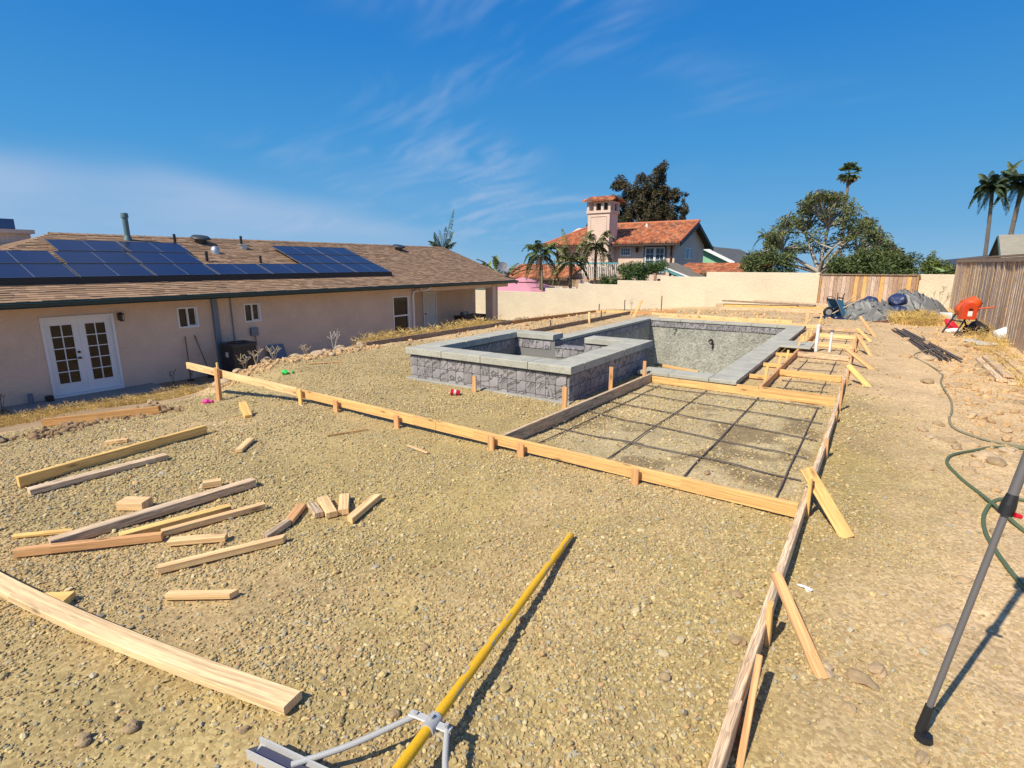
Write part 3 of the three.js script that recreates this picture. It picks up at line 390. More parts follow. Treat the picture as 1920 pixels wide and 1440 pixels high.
// ---------- pool and raised spa ----------
{
  const tv = (() => { const a = []; for (let k = 0; k < 12; k++) { const g = box(0, 0.1415, 0, 0.1415, 0, 0.012, 0.002), p = g.attributes.position, u = g.attributes.uv, du = rnd(), dv = rnd(); for (let i = 0; i < p.count; i++) u.setXY(i, du + p.getX(i) * 0.9, dv + p.getY(i) * 0.9); a.push(g); } return a; })();
  const cut = (g, h) => { const c = g.clone(); c.scale(1, h / 0.1435, 1); return c; };
  const low = tv.slice(0, 5).map(g => cut(g, 0.075));
  // tiles over a face: origin, direction along, how many, from top y down the given rows; out = offset along the face normal
  function tiles(parent, origin, turn, n, top, rows) { for (let r = 0; r < rows.length; r++) { const hgt = rows[r]; let y = top; for (let q = 0; q < r; q++) y -= rows[q] + 0.0045; for (let k = 0; k < n; k++) { const full = hgt > 0.1, m = part('tile', (full ? tv : low)[Math.floor(rnd() * (full ? 12 : 5))], rnd() < 0.6 ? M.slateA : M.slateB, parent); m.rotation.y = turn; m.position.set(origin[0] + Math.cos(turn) * (k * 0.148 + 0.002), y - hgt, origin[2] - Math.sin(turn) * (k * 0.148 + 0.002)); m.rotation.z = rr(-0.004, 0.004); } } }
  const p = thing('swimming_pool', 'unfinished empty swimming pool with grey shotcrete walls and pale coping', 'pool');
  const X0 = -5.57, X1 = -1.85, Z0 = -8.06, Z1 = -15.46, Y = 0.03, D = -1.6;
  // shell: walls and floor with thickness, rough inside faces
  const rough = (a, ex, ey, nx, ny, nrm, amp = 0.02) => { const pos = [], uv = [], id = []; for (let j = 0; j <= ny; j++) for (let i = 0; i <= nx; i++) { const u = i / nx, v = j / ny, e = (i === 0 || j === 0 || i === nx || j === ny) ? 0 : (fbm(u * ex[3] * 2.2, v * ey[3] * 2.2, 3, 201) - 0.5) * amp * 2; pos.push(a[0] + ex[0] * u + ey[0] * v + nrm[0] * e, a[1] + ex[1] * u + ey[1] * v + nrm[1] * e, a[2] + ex[2] * u + ey[2] * v + nrm[2] * e); uv.push(u * ex[3], v * ey[3]); } for (let j = 0; j < ny; j++) for (let i = 0; i < nx; i++) { const k = j * (nx + 1) + i; id.push(k, k + 1, k + nx + 1, k + 1, k + nx + 2, k + nx + 1); } const g = new THREE.BufferGeometry(); g.setAttribute('position', new THREE.Float32BufferAttribute(pos, 3)); g.setAttribute('uv', new THREE.Float32BufferAttribute(uv, 2)); g.setIndex(id); g.computeVertexNormals(); return g; };
  part('far_wall', rough([X0, D, Z1], [X1 - X0, 0, 0, X1 - X0], [0, Y - D, 0, Y - D], 40, 20, [0, 0, 1]), M.shot, p);
  part('side_wall', rough([X0, D, Z0 - 0.3], [0, 0, Z1 - Z0 + 0.3, Z0 - Z1], [0, Y - D, 0, Y - D], 60, 20, [1, 0, 0]), M.shot, p);
  part('side_wall', rough([X1, D, Z1], [0, 0, Z0 - Z1, Z0 - Z1], [0, Y - D, 0, Y - D], 60, 20, [-1, 0, 0]), M.shot, p);
  part('near_wall', rough([X1, D, Z0], [-1.5, 0, 0, 1.5], [0, Y - D, 0, Y - D], 16, 20, [0, 0, -1]), M.shot, p);
  part('pool_floor', rough([X0, D, Z0], [X1 - X0, 0, 0, X1 - X0], [0, 0, Z1 - Z0, Z0 - Z1], 20, 40, [0, 1, 0]), M.shot, p);
  part('bond_beam', [box(-5.86, X0 - 0.05, -0.5, 0.045, Z1 - 0.3, -8.4), box(X1 + 0.05, -1.55, -0.5, 0.045, Z1 - 0.3, -7.78), box(X0 - 0.049, X1 + 0.049, -0.5, 0.045, Z1 - 0.3, Z1 - 0.05), box(-2.96, X1, -0.5, 0.045, Z0 + 0.05, -7.78)], M.concrete, p);
  tiles(p, [X0 + 0.01, 0, Z1 + 0.012], 0, 25, 0.035, [0.1435]);
  { for (let k = 0; k < 47; k++) { const m = part('tile', tv[k % 12], k % 3 ? M.slateA : M.slateB, p); m.rotation.y = Math.PI / 2; m.position.set(X0 + 0.012, 0.035 - 0.1435, Z1 + 0.15 + k * 0.148 + 0.15 - 0.15); } }
  const cop = (a, b, c, d, par, y0 = 0.05, y1 = 0.108) => part('coping_stone', box(a, b, y0, y1, c, d, 0.007), M.coping, par);
  for (let z = Z1 + 0.02, k = 0; z < -7.74; k++) { const e = Math.min(-7.7, z + 0.605); cop(-1.865, -1.5, z + 0.004, e - 0.005, p); z = e + 0.0; if (e >= -7.7) break; }
  for (let x = -5.92; x < -1.51; x += 0.63) cop(x + 0.005, Math.min(-1.5, x + 0.63) - 0.005, -15.83, Z1 + 0.016, p);
  for (let z = Z1 + 0.02; z < -8.45; z += 0.62) cop(-5.92, X0 + 0.02, z + 0.005, Math.min(-8.42, z + 0.62) - 0.005, p);
  cop(-2.93, -2.45, -8.08, -7.7, p); cop(-2.444, -1.872, -8.08, -7.7, p);
  part('light_niche', [rod([-3.78, -0.42, Z1], [-3.78, -0.42, Z1 + 0.05], 0.06, 0.06, 14)], M.darkMetal, p); part('niche_cable', tube([[-3.78, -0.42, Z1 + 0.04], [-3.74, -0.39, Z1 + 0.06], [-3.715, -0.5, Z1 + 0.05], [-3.72, -0.64, Z1 + 0.04]], 0.017), M.black, p);
  { const seven = tube([[-4.88, -0.13, Z1 + 0.03], [-4.76, -0.13, Z1 + 0.03], [-4.765, -0.14, Z1 + 0.03], [-4.83, -0.31, Z1 + 0.03]], 0.009, 5, 30); part('painted_seven', seven, std([0.06, 0.08, 0.06], 0.8), p); }

  const s = thing('raised_spa', 'raised square spa faced with grey slate look tiles and topped by pale coping', 'spa');
  const a = SPA.x0, b = SPA.x1, c = SPA.z1, d = SPA.z0, T = 0.37, w = 0.28;
  part('wall_core', [box(a, b - 0.014, -0.4, T, d - w, d - 0.014), box(a + 0.014, a + w, -0.4, T, c, d - w - 0.001), box(b - w, b - 0.014, -0.4, T, c, d - w - 0.001), box(a + w, -4.62, -1.5, T, c, c + w), box(-4.05, b - w, -1.5, T, c, c + w), box(-4.619, -4.051, -1.5, 0.25, c, c + w)], M.mortar, s);
  part('spillway_sill', box(-4.615, -4.055, 0.252, 0.275, c - 0.03, c + w + 0.02), M.slateB, s);
  tiles(s, [a - 0.004, 0, d - 0.012], 0, 18, T - 0.012, [0.1435, 0.1435, 0.075]);
  { let n = 18; for (const [r, hgt] of [0.1435, 0.1435, 0.075].entries()) for (let k = 0; k < n; k++) { const full = hgt > 0.1, m = part('tile', (full ? tv : low)[Math.floor(rnd() * (full ? 12 : 5))], rnd() < 0.5 ? M.slateA : M.slateB, s); m.rotation.y = Math.PI / 2; m.position.set(b - 0.013, T - 0.012 - r * 0.148 - hgt, d - 0.002 - k * 0.148); } }
  tiles(s, [a + w + 0.002, 0, c + w], 0, 5, T - 0.012, [0.1435]); tiles(s, [-4.05 + 0.004, 0, c + w], 0, 4, T - 0.012, [0.1435]); tiles(s, [-4.6, 0, c + w + 0.002], 0, 3, 0.245, [0.1435]);
  for (let k = 0; k < 13; k++) { const m = part('tile', tv[k % 12], M.slateB, s); m.rotation.y = Math.PI / 2; m.position.set(a + w - 0.001, T - 0.16, d - w - 0.03 - k * 0.148); }
  part('inner_wall', [box(a + w + 0.001, b - w - 0.001, -1.2, 0.06, c + w + 0.001, c + w + 0.14, 0.02), box(a + w + 0.001, a + w + 0.3, -1.2, -0.25, c + w + 0.141, d - w - 0.001, 0.02), box(b - w - 0.3, b - w - 0.001, -1.2, -0.25, c + w + 0.141, d - w - 0.001, 0.02)], M.shot, s);
  part('spa_floor', box(a + w + 0.31, b - w - 0.31, -1.25, -0.75, c + w + 0.142, d - w - 0.001), M.shot, s);
  const sc = (x0, x1, z0, z1) => cop(x0, x1, z0, z1, s, T + 0.012, T + 0.108);
  const o = 0.05, W = 0.36, xs = [a - o, -5.06, -4.36, -3.6, b + o]; for (let k = 0; k < 4; k++) sc(xs[k] + 0.005, xs[k + 1] - 0.005, d + o - W, d + o);
  const zs = [d + o - W, -6.62, -7.24, -7.86, c - o]; for (let k = 0; k < 4; k++) { sc(b + o - W, b + o, zs[k + 1] + 0.005, zs[k] - 0.006); sc(a - o, a - o + W, zs[k + 1] + 0.005, zs[k] - 0.006); }
  sc(a - o + W + 0.004, -4.64, c - o, c - o + W); sc(-4.03, b + o - W - 0.004, c - o, c - o + W);
  part('mortar_skirt', box(a - 0.05, b + 0.03, -0.2, 0.03, d - 0.1, d + 0.06, 0.02), M.concrete, s);
}

// ---------- concrete forms, stakes and steel ----------
const FORMS = 'wooden form boards staked out for the concrete', STAKES = 'wooden stakes holding the form boards';
const plank = (name, label, cat, a, b, w, h, m, group, o) => one(name, label, cat, boardGeo(a, b, w, h, o), m, group);
{
  const fb = (label, a, b, m, h = 0.09, o) => plank('form_board', label, 'form board', a, b, 0.038, h, m, FORMS, o);
  fb('pale form board sticking out over the slope toward the house', [-8.7, 0.115, -3.86], [-5.9, 0.075, -3.86], M.firPale, 0.1);
  fb('honey form board between raised stake and the spa side joint', [-5.9, 0.07, -3.862], [-3.56, 0.045, -3.86], M.fir, 0.1);
  fb('orange form board meeting the long grey edge form near the rake', [-3.555, 0.045, -3.86], [-0.285, 0.012, -3.86], M.fir, 0.1);
  fb('greyed side form board beside the spa running to the pool coping', [-2.77, 0.005, -3.9], [-2.62, 0.015, -7.42], M.grey, 0.125);
  fb('bright form board in front of the near pool coping', [-2.6, 0.01, -7.42], [-0.29, 0.01, -7.36], M.fir, 0.095);
  fb('second form board just behind the one fronting the pool', [-1.14, 0.01, -7.56], [-0.29, 0.01, -7.5], M.fir, 0.095);
  fb('grey edge form beside the rake head end', [-0.25, 0.01, -0.5], [-0.255, 0.01, -1.87], M.greyPale, 0.1);
  fb('long grey edge form along the dirt strip beside the rake', [-0.262, 0.012, -1.85], [-0.255, 0.01, -6.55], M.greyPale, 0.1);
  fb('grey edge form opposite the first pads', [-0.26, 0.01, -6.56], [-0.29, 0.01, -10.4], M.greyPale, 0.1);
  fb('reddish edge form at the farthest pads', [-0.295, 0.01, -10.42], [-0.33, 0.01, -16.0], M.firRed, 0.1);
  fb('reddish form board parallel to the pool coping', [-1.17, 0.01, -7.6], [-1.17, 0.01, -11.2], M.firRed, 0.1);
  fb('reddish form board parallel to the pool past the white pipes', [-1.172, 0.01, -11.22], [-1.17, 0.01, -15.9], M.firRed, 0.1);
  for (const [k, [z, m, l]] of [[-9.02, M.fir, 'first'], [-11.1, M.greyPale, 'second'], [-12.7, M.firPale, 'third'], [-14.4, M.firPale, 'fourth'], [-15.95, M.grey, 'fifth']].entries()) fb(`${l} cross form dividing the pads beside the pool, counted from the rebar slab`, [-1.14, 0.012, z], [-0.32 - k * 0.006, 0.012, z + 0.06], m, 0.095);
  for (const [z, l] of [[-7.66, 'nearest the rebar slab'], [-8.52, 'next to a leaning stake'], [-9.65, 'level with the first cross form'], [-10.92, 'beside the grey landing slab']]) plank('form_spacer', `short wooden spacer between pool coping and form, ${l}`, 'spacer', [-1.48, 0.02, z], [-1.2, 0.02, z + 0.01], 0.038, 0.06, M.fir, 'short spacers along the pool coping');
  for (const [x, z, h, l] of [[-1.235, -8.3, 0.27, 0.02], [-1.24, -9.4, 0.26, 0.04], [-1.25, -10.5, 0.2, 0.02], [-1.23, -11.6, 0.36, 0.07], [-1.24, -12.4, 0.24, 0.04], [-1.24, -13.2, 0.26, 0.03], [-1.24, -14.0, 0.26, 0.05], [-1.22, -15.3, 0.5, 0.08]]) plank('form_stake', 'thin wooden stake between pool coping and reddish form', 'stake', [x, -0.08, z], [x + l, h, z - l], 0.035, 0.022, rnd() < 0.5 ? M.firYellow : M.fir, STAKES, { up: V(0, 0, 1), cut: [0, 0] });
  // back and side forms round the far end
  fb('pale form board close behind the far pool coping', [-5.6, 0.02, -16.35], [-1.2, 0.02, -16.15], M.firPale, 0.1);
  fb('long pale form board set back behind the pool', [-6.4, -0.04, -17.9], [-2.0, 0.0, -17.3], M.firPale, 0.1);
  fb('short angled form board at the back corner of the pool', [-7.0, -0.02, -17.6], [-5.7, 0.05, -18.3], M.firRed, 0.1);
  fb('dark form board along the house side of the pool', [-7.0, 0, -10.2], [-7.0, 0, -17.4], M.greyDark, 0.11);
  fb('low grey retaining board at the edge of the slope', [-8.75, -0.06, -7.4], [-8.6, -0.05, -12.6], M.greyDark, 0.16);
  fb('reddish retaining board continuing toward the back wall', [-8.6, -0.05, -12.62], [-8.3, -0.08, -17.4], M.firDark, 0.16);
  fb('pale board turning the corner at the end of the retaining board', [-8.3, -0.03, -17.42], [-6.9, -0.02, -17.9], M.fir, 0.1);
  // stakes against the front forms
  const st = (label, x, z, y0, y1, m, w = 0.045, lean = 0) => plank('form_stake', label, 'stake', [x, y0, z], [x + lean, y1, z], w, 0.022, m, STAKES, { up: V(0, 0, 1) });
  plank('form_stake', 'tall orange post holding the board over the slope', 'stake', [-7.75, -0.5, -3.815], [-7.7, 0.245, -3.815], 0.085, 0.04, M.firRed, STAKES, { up: V(0, 0, 1) });
  st('slim yellow stake behind the tall orange post', -7.86, -3.9, -0.4, 0.29, M.firYellow, 0.035);
  st('stubby yellow stake right of the pale to honey board joint', -5.76, -3.81, -0.15, 0.19, M.firYellow, 0.06);
  st('reddish stake on the honey board left of the red cup', -5.08, -3.81, -0.12, 0.15, M.firRed, 0.075);
  st('reddish stake below the red cup', -4.08, -3.81, -0.12, 0.13, M.firRed, 0.07);
  st('reddish stake just left of the corner of the slab form', -2.83, -3.81, -0.15, 0.13, M.firRed, 0.07);
  st('reddish stake at the corner where the slab form begins', -2.5, -3.81, -0.18, 0.12, M.firRed, 0.07);
  st('reddish stake halfway along the orange board by the rebar', -1.42, -3.81, -0.1, 0.125, M.firRed, 0.06);
  st('square orange stake standing at the front face of the spa', -4.36, -5.5, -0.1, 0.23, M.firRed, 0.06);
  st('orange stake at the near right corner of the spa', -2.9, -5.35, -0.1, 0.3, M.firRed, 0.06);
  st('tall orange stake beside the shaded spa side', -2.83, -6.5, -0.1, 0.36, M.firRed, 0.055);
  st('slim orange stake where spa and pool coping meet', -2.78, -7.6, -0.1, 0.28, M.firRed, 0.05);
  // stakes and braces on the dirt side of the long edge form
  const ed = (label, x, z, y1, m, w = 0.05, lz = 0) => plank('form_stake', label, 'stake', [x, -0.12, z], [x - 0.01, y1, z + lz], w, 0.024, m, STAKES, { up: V(-1, 0, 0) });
  const kick = (label, a, b, m, w = 0.07) => plank('brace_board', label, 'brace', a, b, w, 0.022, m, 'short boards bracing the long edge form', { up: V(0.25, 0.5, 1) });
  plank('form_stake', 'orange pointed stake lying along the edge form', 'stake', [-0.2, -0.06, -1.68], [-0.222, 0.125, -2.1], 0.024, 0.055, M.firRed, STAKES);
  ed('short orange stake under the nearest brace', -0.215, -2.42, 0.2, M.fir, 0.05); kick('thin brace board leaning on the long grey form', [0.0, -0.02, -2.33], [-0.25, 0.24, -2.62], M.firRed, 0.05);
  ed('yellow stake behind the wide orange brace', -0.215, -3.95, 0.28, M.firYellow, 0.06); kick('wide orange brace board leaning at the corner of the rebar slab', [0.02, -0.02, -3.78], [-0.28, 0.28, -4.1], wood(0.78, 0.5, 0.23), 0.085);
  ed('orange pointed stake outside the middle of the rebar slab', -0.21, -5.35, 0.17, M.firRed, 0.06); ed('small reddish stake near the far corner of the slab', -0.215, -6.6, 0.13, M.firRed, 0.09); ed('tall orange stake at the far corner of the rebar slab', -0.215, -7.15, 0.38, M.firRed, 0.055);
  ed('reddish stake beside the yellow brace', -0.22, -8.7, 0.24, M.firRed, 0.07); kick('yellow brace board by the first pad', [0.04, -0.02, -8.85], [-0.26, 0.25, -9.05], M.firYellow, 0.075);
  ed('reddish stake beside the second pad', -0.25, -10.3, 0.18, M.firRed); kick('orange brace board by the second pad', [0.06, -0.02, -10.4], [-0.38, 0.3, -10.6], M.firRed, 0.065); ed('reddish stake beside the third pad', -0.255, -12.2, 0.2, M.firRed); kick('orange brace board by the third pad', [0.0, -0.02, -12.0], [-0.27, 0.34, -12.3], M.firRed, 0.065); kick('orange brace board by the fourth pad', [-0.05, -0.02, -14.3], [-0.35, 0.22, -14.7], M.fir, 0.07); kick('orange brace board by the farthest pad', [0.02, -0.02, -15.3], [-0.35, 0.42, -15.7], M.firRed, 0.065);
  for (const [x, z, h, m, l] of [[-1.6, -16.5, 0.45, M.firPale, 0.05], [-4.9, -17.9, 0.3, M.firPale, 0.1], [-2.9, -17.2, 0.2, M.fir, -0.05], [-2.3, -17.0, 0.22, M.fir, 0]]) plank('form_stake', 'pale stake behind the far pool coping', 'stake', [x, -0.15, z], [x + l, h, z], 0.06, 0.024, m, STAKES, { up: V(0, 0, 1) });
  for (const [x, z, h] of [[-7.1, -12.2, 0.24], [-6.95, -15.0, 0.3], [-8.2, -17.5, 0.3], [-7.7, -18.6, 0.4], [-6.6, -19.4, 0.55]]) one('iron_pin', 'dark iron form pin standing behind the pool', 'form pin', rod([x, -0.3, z], [x, h, z], 0.018, 0.018, 7, true), M.steel, 'iron form pins');
  plank('form_stake', 'leaning wooden stake behind the far left corner of the pool', 'stake', [-6.6, -0.1, -16.6], [-6.35, 0.55, -16.8], 0.07, 0.024, M.fir, STAKES, { up: V(0, 0, 1) }); plank('form_stake', 'upright wooden stake on the house side of the pool', 'stake', [-6.95, -0.1, -14.2], [-6.95, 0.32, -14.2], 0.07, 0.03, M.firPale, STAKES, { up: V(0, 0, 1) });
  // steel mesh of the slab
  const bar = (label, pts, r = 0.0065) => { const P = []; for (let k = 0; k < pts.length - 1; k++) for (let s = 0; s < 6; s++) { const t = s / 6; P.push([lerp(pts[k][0], pts[k + 1][0], t) + rr(-0.006, 0.006), ground(lerp(pts[k][0], pts[k + 1][0], t), lerp(pts[k][1], pts[k + 1][1], t)) + 0.018 + rr(-0.004, 0.004), lerp(pts[k][1], pts[k + 1][1], t)]); } const e = pts[pts.length - 1]; P.push([e[0], ground(...e) + 0.018, e[1]]); return one('rebar', label, 'rebar', tube(P, r, 6, P.length * 2), M.steel, 'steel bars of the slab mesh'); };
  const along = 'steel bar running away toward the pool', across = 'steel bar running across the slab';
  bar(`${along} beside the grey side form`, [[-2.55, -4.1], [-2.42, -7.25]]); bar(`${along}, second from the grey side form`, [[-1.82, -4.0], [-1.78, -7.3]]); bar(`${along}, third from the grey side form`, [[-1.13, -4.0], [-1.13, -7.25]]); bar(`${along}, nearest the long edge form`, [[-0.46, -4.0], [-0.45, -7.15]]);
  bar(`${across}, close to the orange form, left half`, [[-2.72, -4.72], [-1.7, -4.72]]); bar(`${across}, close to the orange form, right half`, [[-1.9, -4.68], [-0.34, -4.6]]); bar(`${across}, second from the orange form`, [[-2.7, -5.5], [-1.1, -5.25], [-0.36, -5.18]]); bar(`${across}, third from the orange form`, [[-2.66, -6.05], [-0.34, -5.8]]); bar(`${across}, fourth from the orange form`, [[-2.64, -6.62], [-0.34, -6.42]]); bar(`${across}, fifth from the orange form`, [[-2.6, -7.12], [-0.4, -7.1]]);
  for (const [z0, z1, n] of [[-7.75, -8.9, 'first'], [-9.2, -10.95, 'second'], [-11.25, -12.6, 'third'], [-12.85, -14.25, 'fourth'], [-14.55, -15.8, 'fifth']]) { for (const x of [-0.95, -0.5]) bar(`steel bar lying lengthwise in the ${n} pad`, [[x, z0 - 0.08], [x, z1 + 0.08]], 0.006); for (const t of [0.3, 0.75]) bar(`steel bar lying crosswise in the ${n} pad`, [[-1.05, lerp(z0, z1, t)], [-0.42, lerp(z0, z1, t) + 0.03]], 0.006); }
  // stub pipes and landing slab
  for (const [x, z, h, r, l] of [[-0.92, -11.95, 0.5, 0.032, 'taller thick white pipe stub'], [-0.69, -12.05, 0.4, 0.022, 'thinner white pipe stub']]) { const t = thing('pipe_stub', `${l} standing in the pads by the pool`, 'pipe', 'white pipe stubs', [x, 0, z]); part('pipe', rod([0, -0.1, 0], [0, h, 0], r, r, 12, true), M.pvc, t); part('cap', rod([0, h, 0], [0, h + 0.04, 0], r * 1.25, r * 1.25, 12, true), r > 0.03 ? M.pvc : M.slateblue, t); }
  one('stepping_slab', 'flat grey concrete slab bridging coping and forms by the white pipes', 'slab', box(-1.49, -0.97, 0.112, 0.15, -12.25, -11.4, 0.008), M.coping);
}

// ---------- beyond the wall: neighbours ----------
const tileCol = () => { const b = [[0.5, 0.17, 0.07], [0.56, 0.22, 0.1], [0.42, 0.13, 0.06], [0.6, 0.27, 0.13], [0.3, 0.14, 0.08]][Math.floor(rnd() * 5)], f = rr(0.8, 1.15); return b.map(v => v * f); };
// barrel tiles over a roof plane: eave corner o, vector along the eave e, vector up the slope s
function tileRoof(o, e, s, cols, rows, trimL = 0, trimR = 0) {
  const f = new Faces(), O = V(...o), E = V(...e), S = V(...s), n = E.clone().cross(S).normalize(); if (n.y < 0) n.negate();
  for (let r = 0; r < rows; r++) for (let c = 0; c < cols; c++) {
    const t0 = r / rows, t1 = (r + 1.12) / rows, a = c / cols, b = (c + 1) / cols; if ((a + b) / 2 < trimL * t0 || (a + b) / 2 > 1 - trimR * t0) continue; const col = tileCol(), h = 0.09;
    const P = (u, t, up) => { const q = O.clone().addScaledVector(E, u).addScaledVector(S, Math.min(1.01, t)).addScaledVector(n, up + 0.05 * (1 - (t - t0) * rows)); return [q.x, q.y, q.z]; };
    const us = [0, 0.22, 0.5, 0.78, 1], hs = [0, h * 0.8, h, h * 0.8, 0];
    for (let k = 0; k < 4; k++) f.quad(P(lerp(a, b, us[k]), t0, hs[k]), P(lerp(a, b, us[k + 1]), t0, hs[k + 1]), P(lerp(a, b, us[k + 1]), t1, hs[k + 1]), P(lerp(a, b, us[k]), t1, hs[k]), null, col);
    for (let k = 0; k < 4; k++) f.quad(P(lerp(a, b, us[k]), t0, hs[k] - 0.12), P(lerp(a, b, us[k + 1]), t0, hs[k + 1] - 0.12), P(lerp(a, b, us[k + 1]), t0, hs[k + 1]), P(lerp(a, b, us[k]), t0, hs[k]), null, col);
  }
  return f.geo();
}
const slab = (pts, th = 0.12) => { const f = new Faces(), lo = pts.map(p => [p[0], p[1] - th, p[2]]); for (let k = 1; k < pts.length - 1; k++) { f.tri(pts[0], pts[k], pts[k + 1]); f.tri(lo[0], lo[k + 1], lo[k]); } for (let k = 0; k < pts.length; k++) { const m = (k + 1) % pts.length; f.quad(pts[k], lo[k], lo[m], pts[m]); } return f.geo(); };
const frameZ = (x0, x1, y0, y1, z, w = 0.08, d = 0.08) => [box(x0, x0 + w, y0, y1, z, z + d), box(x1 - w, x1, y0, y1, z, z + d), box(x0 + w, x1 - w, y1 - w, y1, z, z + d), box(x0 + w, x1 - w, y0, y0 + w, z, z + d)];
function gridWindow(parent, x0, x1, y0, y1, z, nx, ny, name = 'window') { const w = part(name, frameZ(x0, x1, y0, y1, z), M.white, parent), mx = []; for (let i = 0; i < nx; i++) for (let j = 0; j < ny; j++) part('pane', box(lerp(x0 + 0.08, x1 - 0.08, i / nx) + 0.02, lerp(x0 + 0.08, x1 - 0.08, (i + 1) / nx) - 0.02, lerp(y0 + 0.08, y1 - 0.08, j / ny) + 0.02, lerp(y0 + 0.08, y1 - 0.08, (j + 1) / ny) - 0.02, z + 0.03, z + 0.04, 0.001), std([0.06, 0.08, 0.11], 0.12), w); part('muntins', box(x0 + 0.05, x1 - 0.05, y0 + 0.05, y1 - 0.05, z + 0.002, z + 0.028), M.white, w); return w; }
{
  const h = thing('pink_house', 'two storey pale pink stucco house with orange tile roof and broad chimney', 'house', null, [0, 0, 0]);
  const ZF = -42, X1 = -13.5, X0 = -24, ZB = -50, EY = 3.5, RY = 5.0, RZ = -46;
  const g = new THREE.Shape(); g.moveTo(-ZF, -2); g.lineTo(-ZB, -2); g.lineTo(-ZB, EY); g.lineTo(-RZ, RY - 0.12); g.lineTo(-ZF, EY); g.closePath(); const ge = new THREE.ExtrudeGeometry(g, { depth: X1 - X0, bevelEnabled: false }); ge.rotateY(Math.PI / 2); ge.translate(X0, 0, 0); part('wall', ge, M.pinkStucco, h);
  const roof = part('roof', [slab([[X0 - 0.9, EY - 0.3, ZF + 0.8], [X1 + 0.55, EY - 0.3, ZF + 0.8], [X1 + 0.55, RY, RZ], [-22.4, RY, RZ]], 0.14), slab([[-22.4, RY, RZ], [X1 + 0.55, RY, RZ], [X1 + 0.55, EY - 0.4, ZB - 0.9], [X0 - 0.9, EY - 0.4, ZB - 0.9]], 0.14), slab([[X0 - 0.9, EY - 0.3, ZF + 0.8], [-22.4, RY, RZ], [X0 - 0.9, EY - 0.4, ZB - 0.9]], 0.14)], std([0.09, 0.06, 0.05], 0.9), h);
  part('roof_tiles', tileRoof([X0 - 0.95, EY - 0.28, ZF + 0.85], [X1 + 0.6 - X0 + 0.95, 0, 0], [0, RY - EY + 0.3, RZ - ZF - 0.85], 52, 15, 0.21, 0), M.terra, roof, 'stuff');
  part('ridge_tiles', [paint(rod([-22.4, RY + 0.08, RZ], [X1 + 0.6, RY + 0.08, RZ], 0.13), [0.45, 0.15, 0.07]), paint(rod([X0 - 0.9, EY - 0.22, ZF + 0.8], [-22.4, RY + 0.08, RZ], 0.12), [0.45, 0.15, 0.07]), paint(rod([X1 + 0.55, EY - 0.24, ZF + 0.85], [X1 + 0.55, RY + 0.1, RZ], 0.12), [0.42, 0.13, 0.06])], M.terra, roof);
  part('fascia', [box(X0 - 0.9, X1 + 0.5, EY - 0.46, EY - 0.36, ZF + 0.72, ZF + 0.86)], std([0.05, 0.035, 0.03], 0.7), h);
  part('rake_fascia', [boardGeo([X1 + 0.58, EY - 0.62, ZF + 0.8], [X1 + 0.58, RY - 0.34, RZ], 0.06, 0.26), boardGeo([X1 + 0.58, EY - 0.72, ZB - 0.9], [X1 + 0.58, RY - 0.34, RZ], 0.06, 0.26)], std([0.06, 0.09, 0.11], 0.7), h);
  for (const [z, y] of [[ZF + 0.5, 3.15], [ZB - 0.5, 3.0], [RZ, 4.55]]) part('bracket', box(X1 + 0.01, X1 + 0.7, y, y + 0.2, z - 0.1, z + 0.1), std([0.06, 0.09, 0.11], 0.7), h);
  part('downspout', rod([-13.75, -1, ZF + 0.1], [-13.75, 3.0, ZF + 0.1], 0.07), std([0.09, 0.045, 0.03], 0.6), h); part('downspout_elbow', tube([[-13.75, 3.0, ZF + 0.1], [-13.9, 3.15, ZF + 0.4], [-14.2, 3.2, ZF + 0.7]], 0.07), std([0.09, 0.045, 0.03], 0.6), h);
  part('downspout', rod([-23.8, -1, ZF + 0.1], [-23.8, 3.1, ZF + 0.1], 0.07), std([0.09, 0.045, 0.03], 0.6), h);
  gridWindow(h, -17.95, -17.05, 2.3, 2.98, ZF + 0.005, 4, 2); gridWindow(h, -15.85, -15.06, 1.0, 2.95, ZF + 0.005, 2, 4, 'french_door'); gridWindow(h, -15.05, -14.26, 1.0, 2.95, ZF + 0.005, 2, 4, 'french_door');
  part('door_frame', frameZ(-15.97, -14.14, 0.9, 3.07, ZF + 0.001, 0.11, 0.06), std([0.14, 0.14, 0.15], 0.7), h);
  part('wall_lamp', [rod([-16.5, 2.55, ZF + 0.18], [-16.5, 2.95, ZF + 0.18], 0.09, 0.13, 8, true), box(-16.55, -16.45, 2.6, 2.9, ZF, ZF + 0.1)], std([0.07, 0.045, 0.03], 0.6), h);
  { const w = part('side_window', [box(X1, X1 + 0.05, 2.05, 2.95, -44.4, -44.34), box(X1, X1 + 0.05, 2.05, 2.95, -46.5, -46.44), box(X1, X1 + 0.05, 2.05, 2.11, -46.44, -44.4), box(X1, X1 + 0.05, 2.89, 2.95, -46.44, -44.4), box(X1, X1 + 0.05, 2.11, 2.89, -45.47, -45.4)], M.white, h); part('pane', box(X1 + 0.01, X1 + 0.02, 2.11, 2.89, -46.44, -45.47, 0.001), std([0.1, 0.14, 0.2], 0.1), w); part('pane', box(X1 + 0.01, X1 + 0.02, 2.11, 2.89, -45.4, -44.4, 0.001), std([0.02, 0.022, 0.025], 0.1), w); }
  // chimney with arcaded cap
  const ch = part('chimney', [box(-20.35, -18.45, -2, 5.62, ZF - 0.3, -40.7), box(-20.45, -18.35, 5.62, 5.82, ZF - 0.4, -40.6)], M.pinkStucco, h);
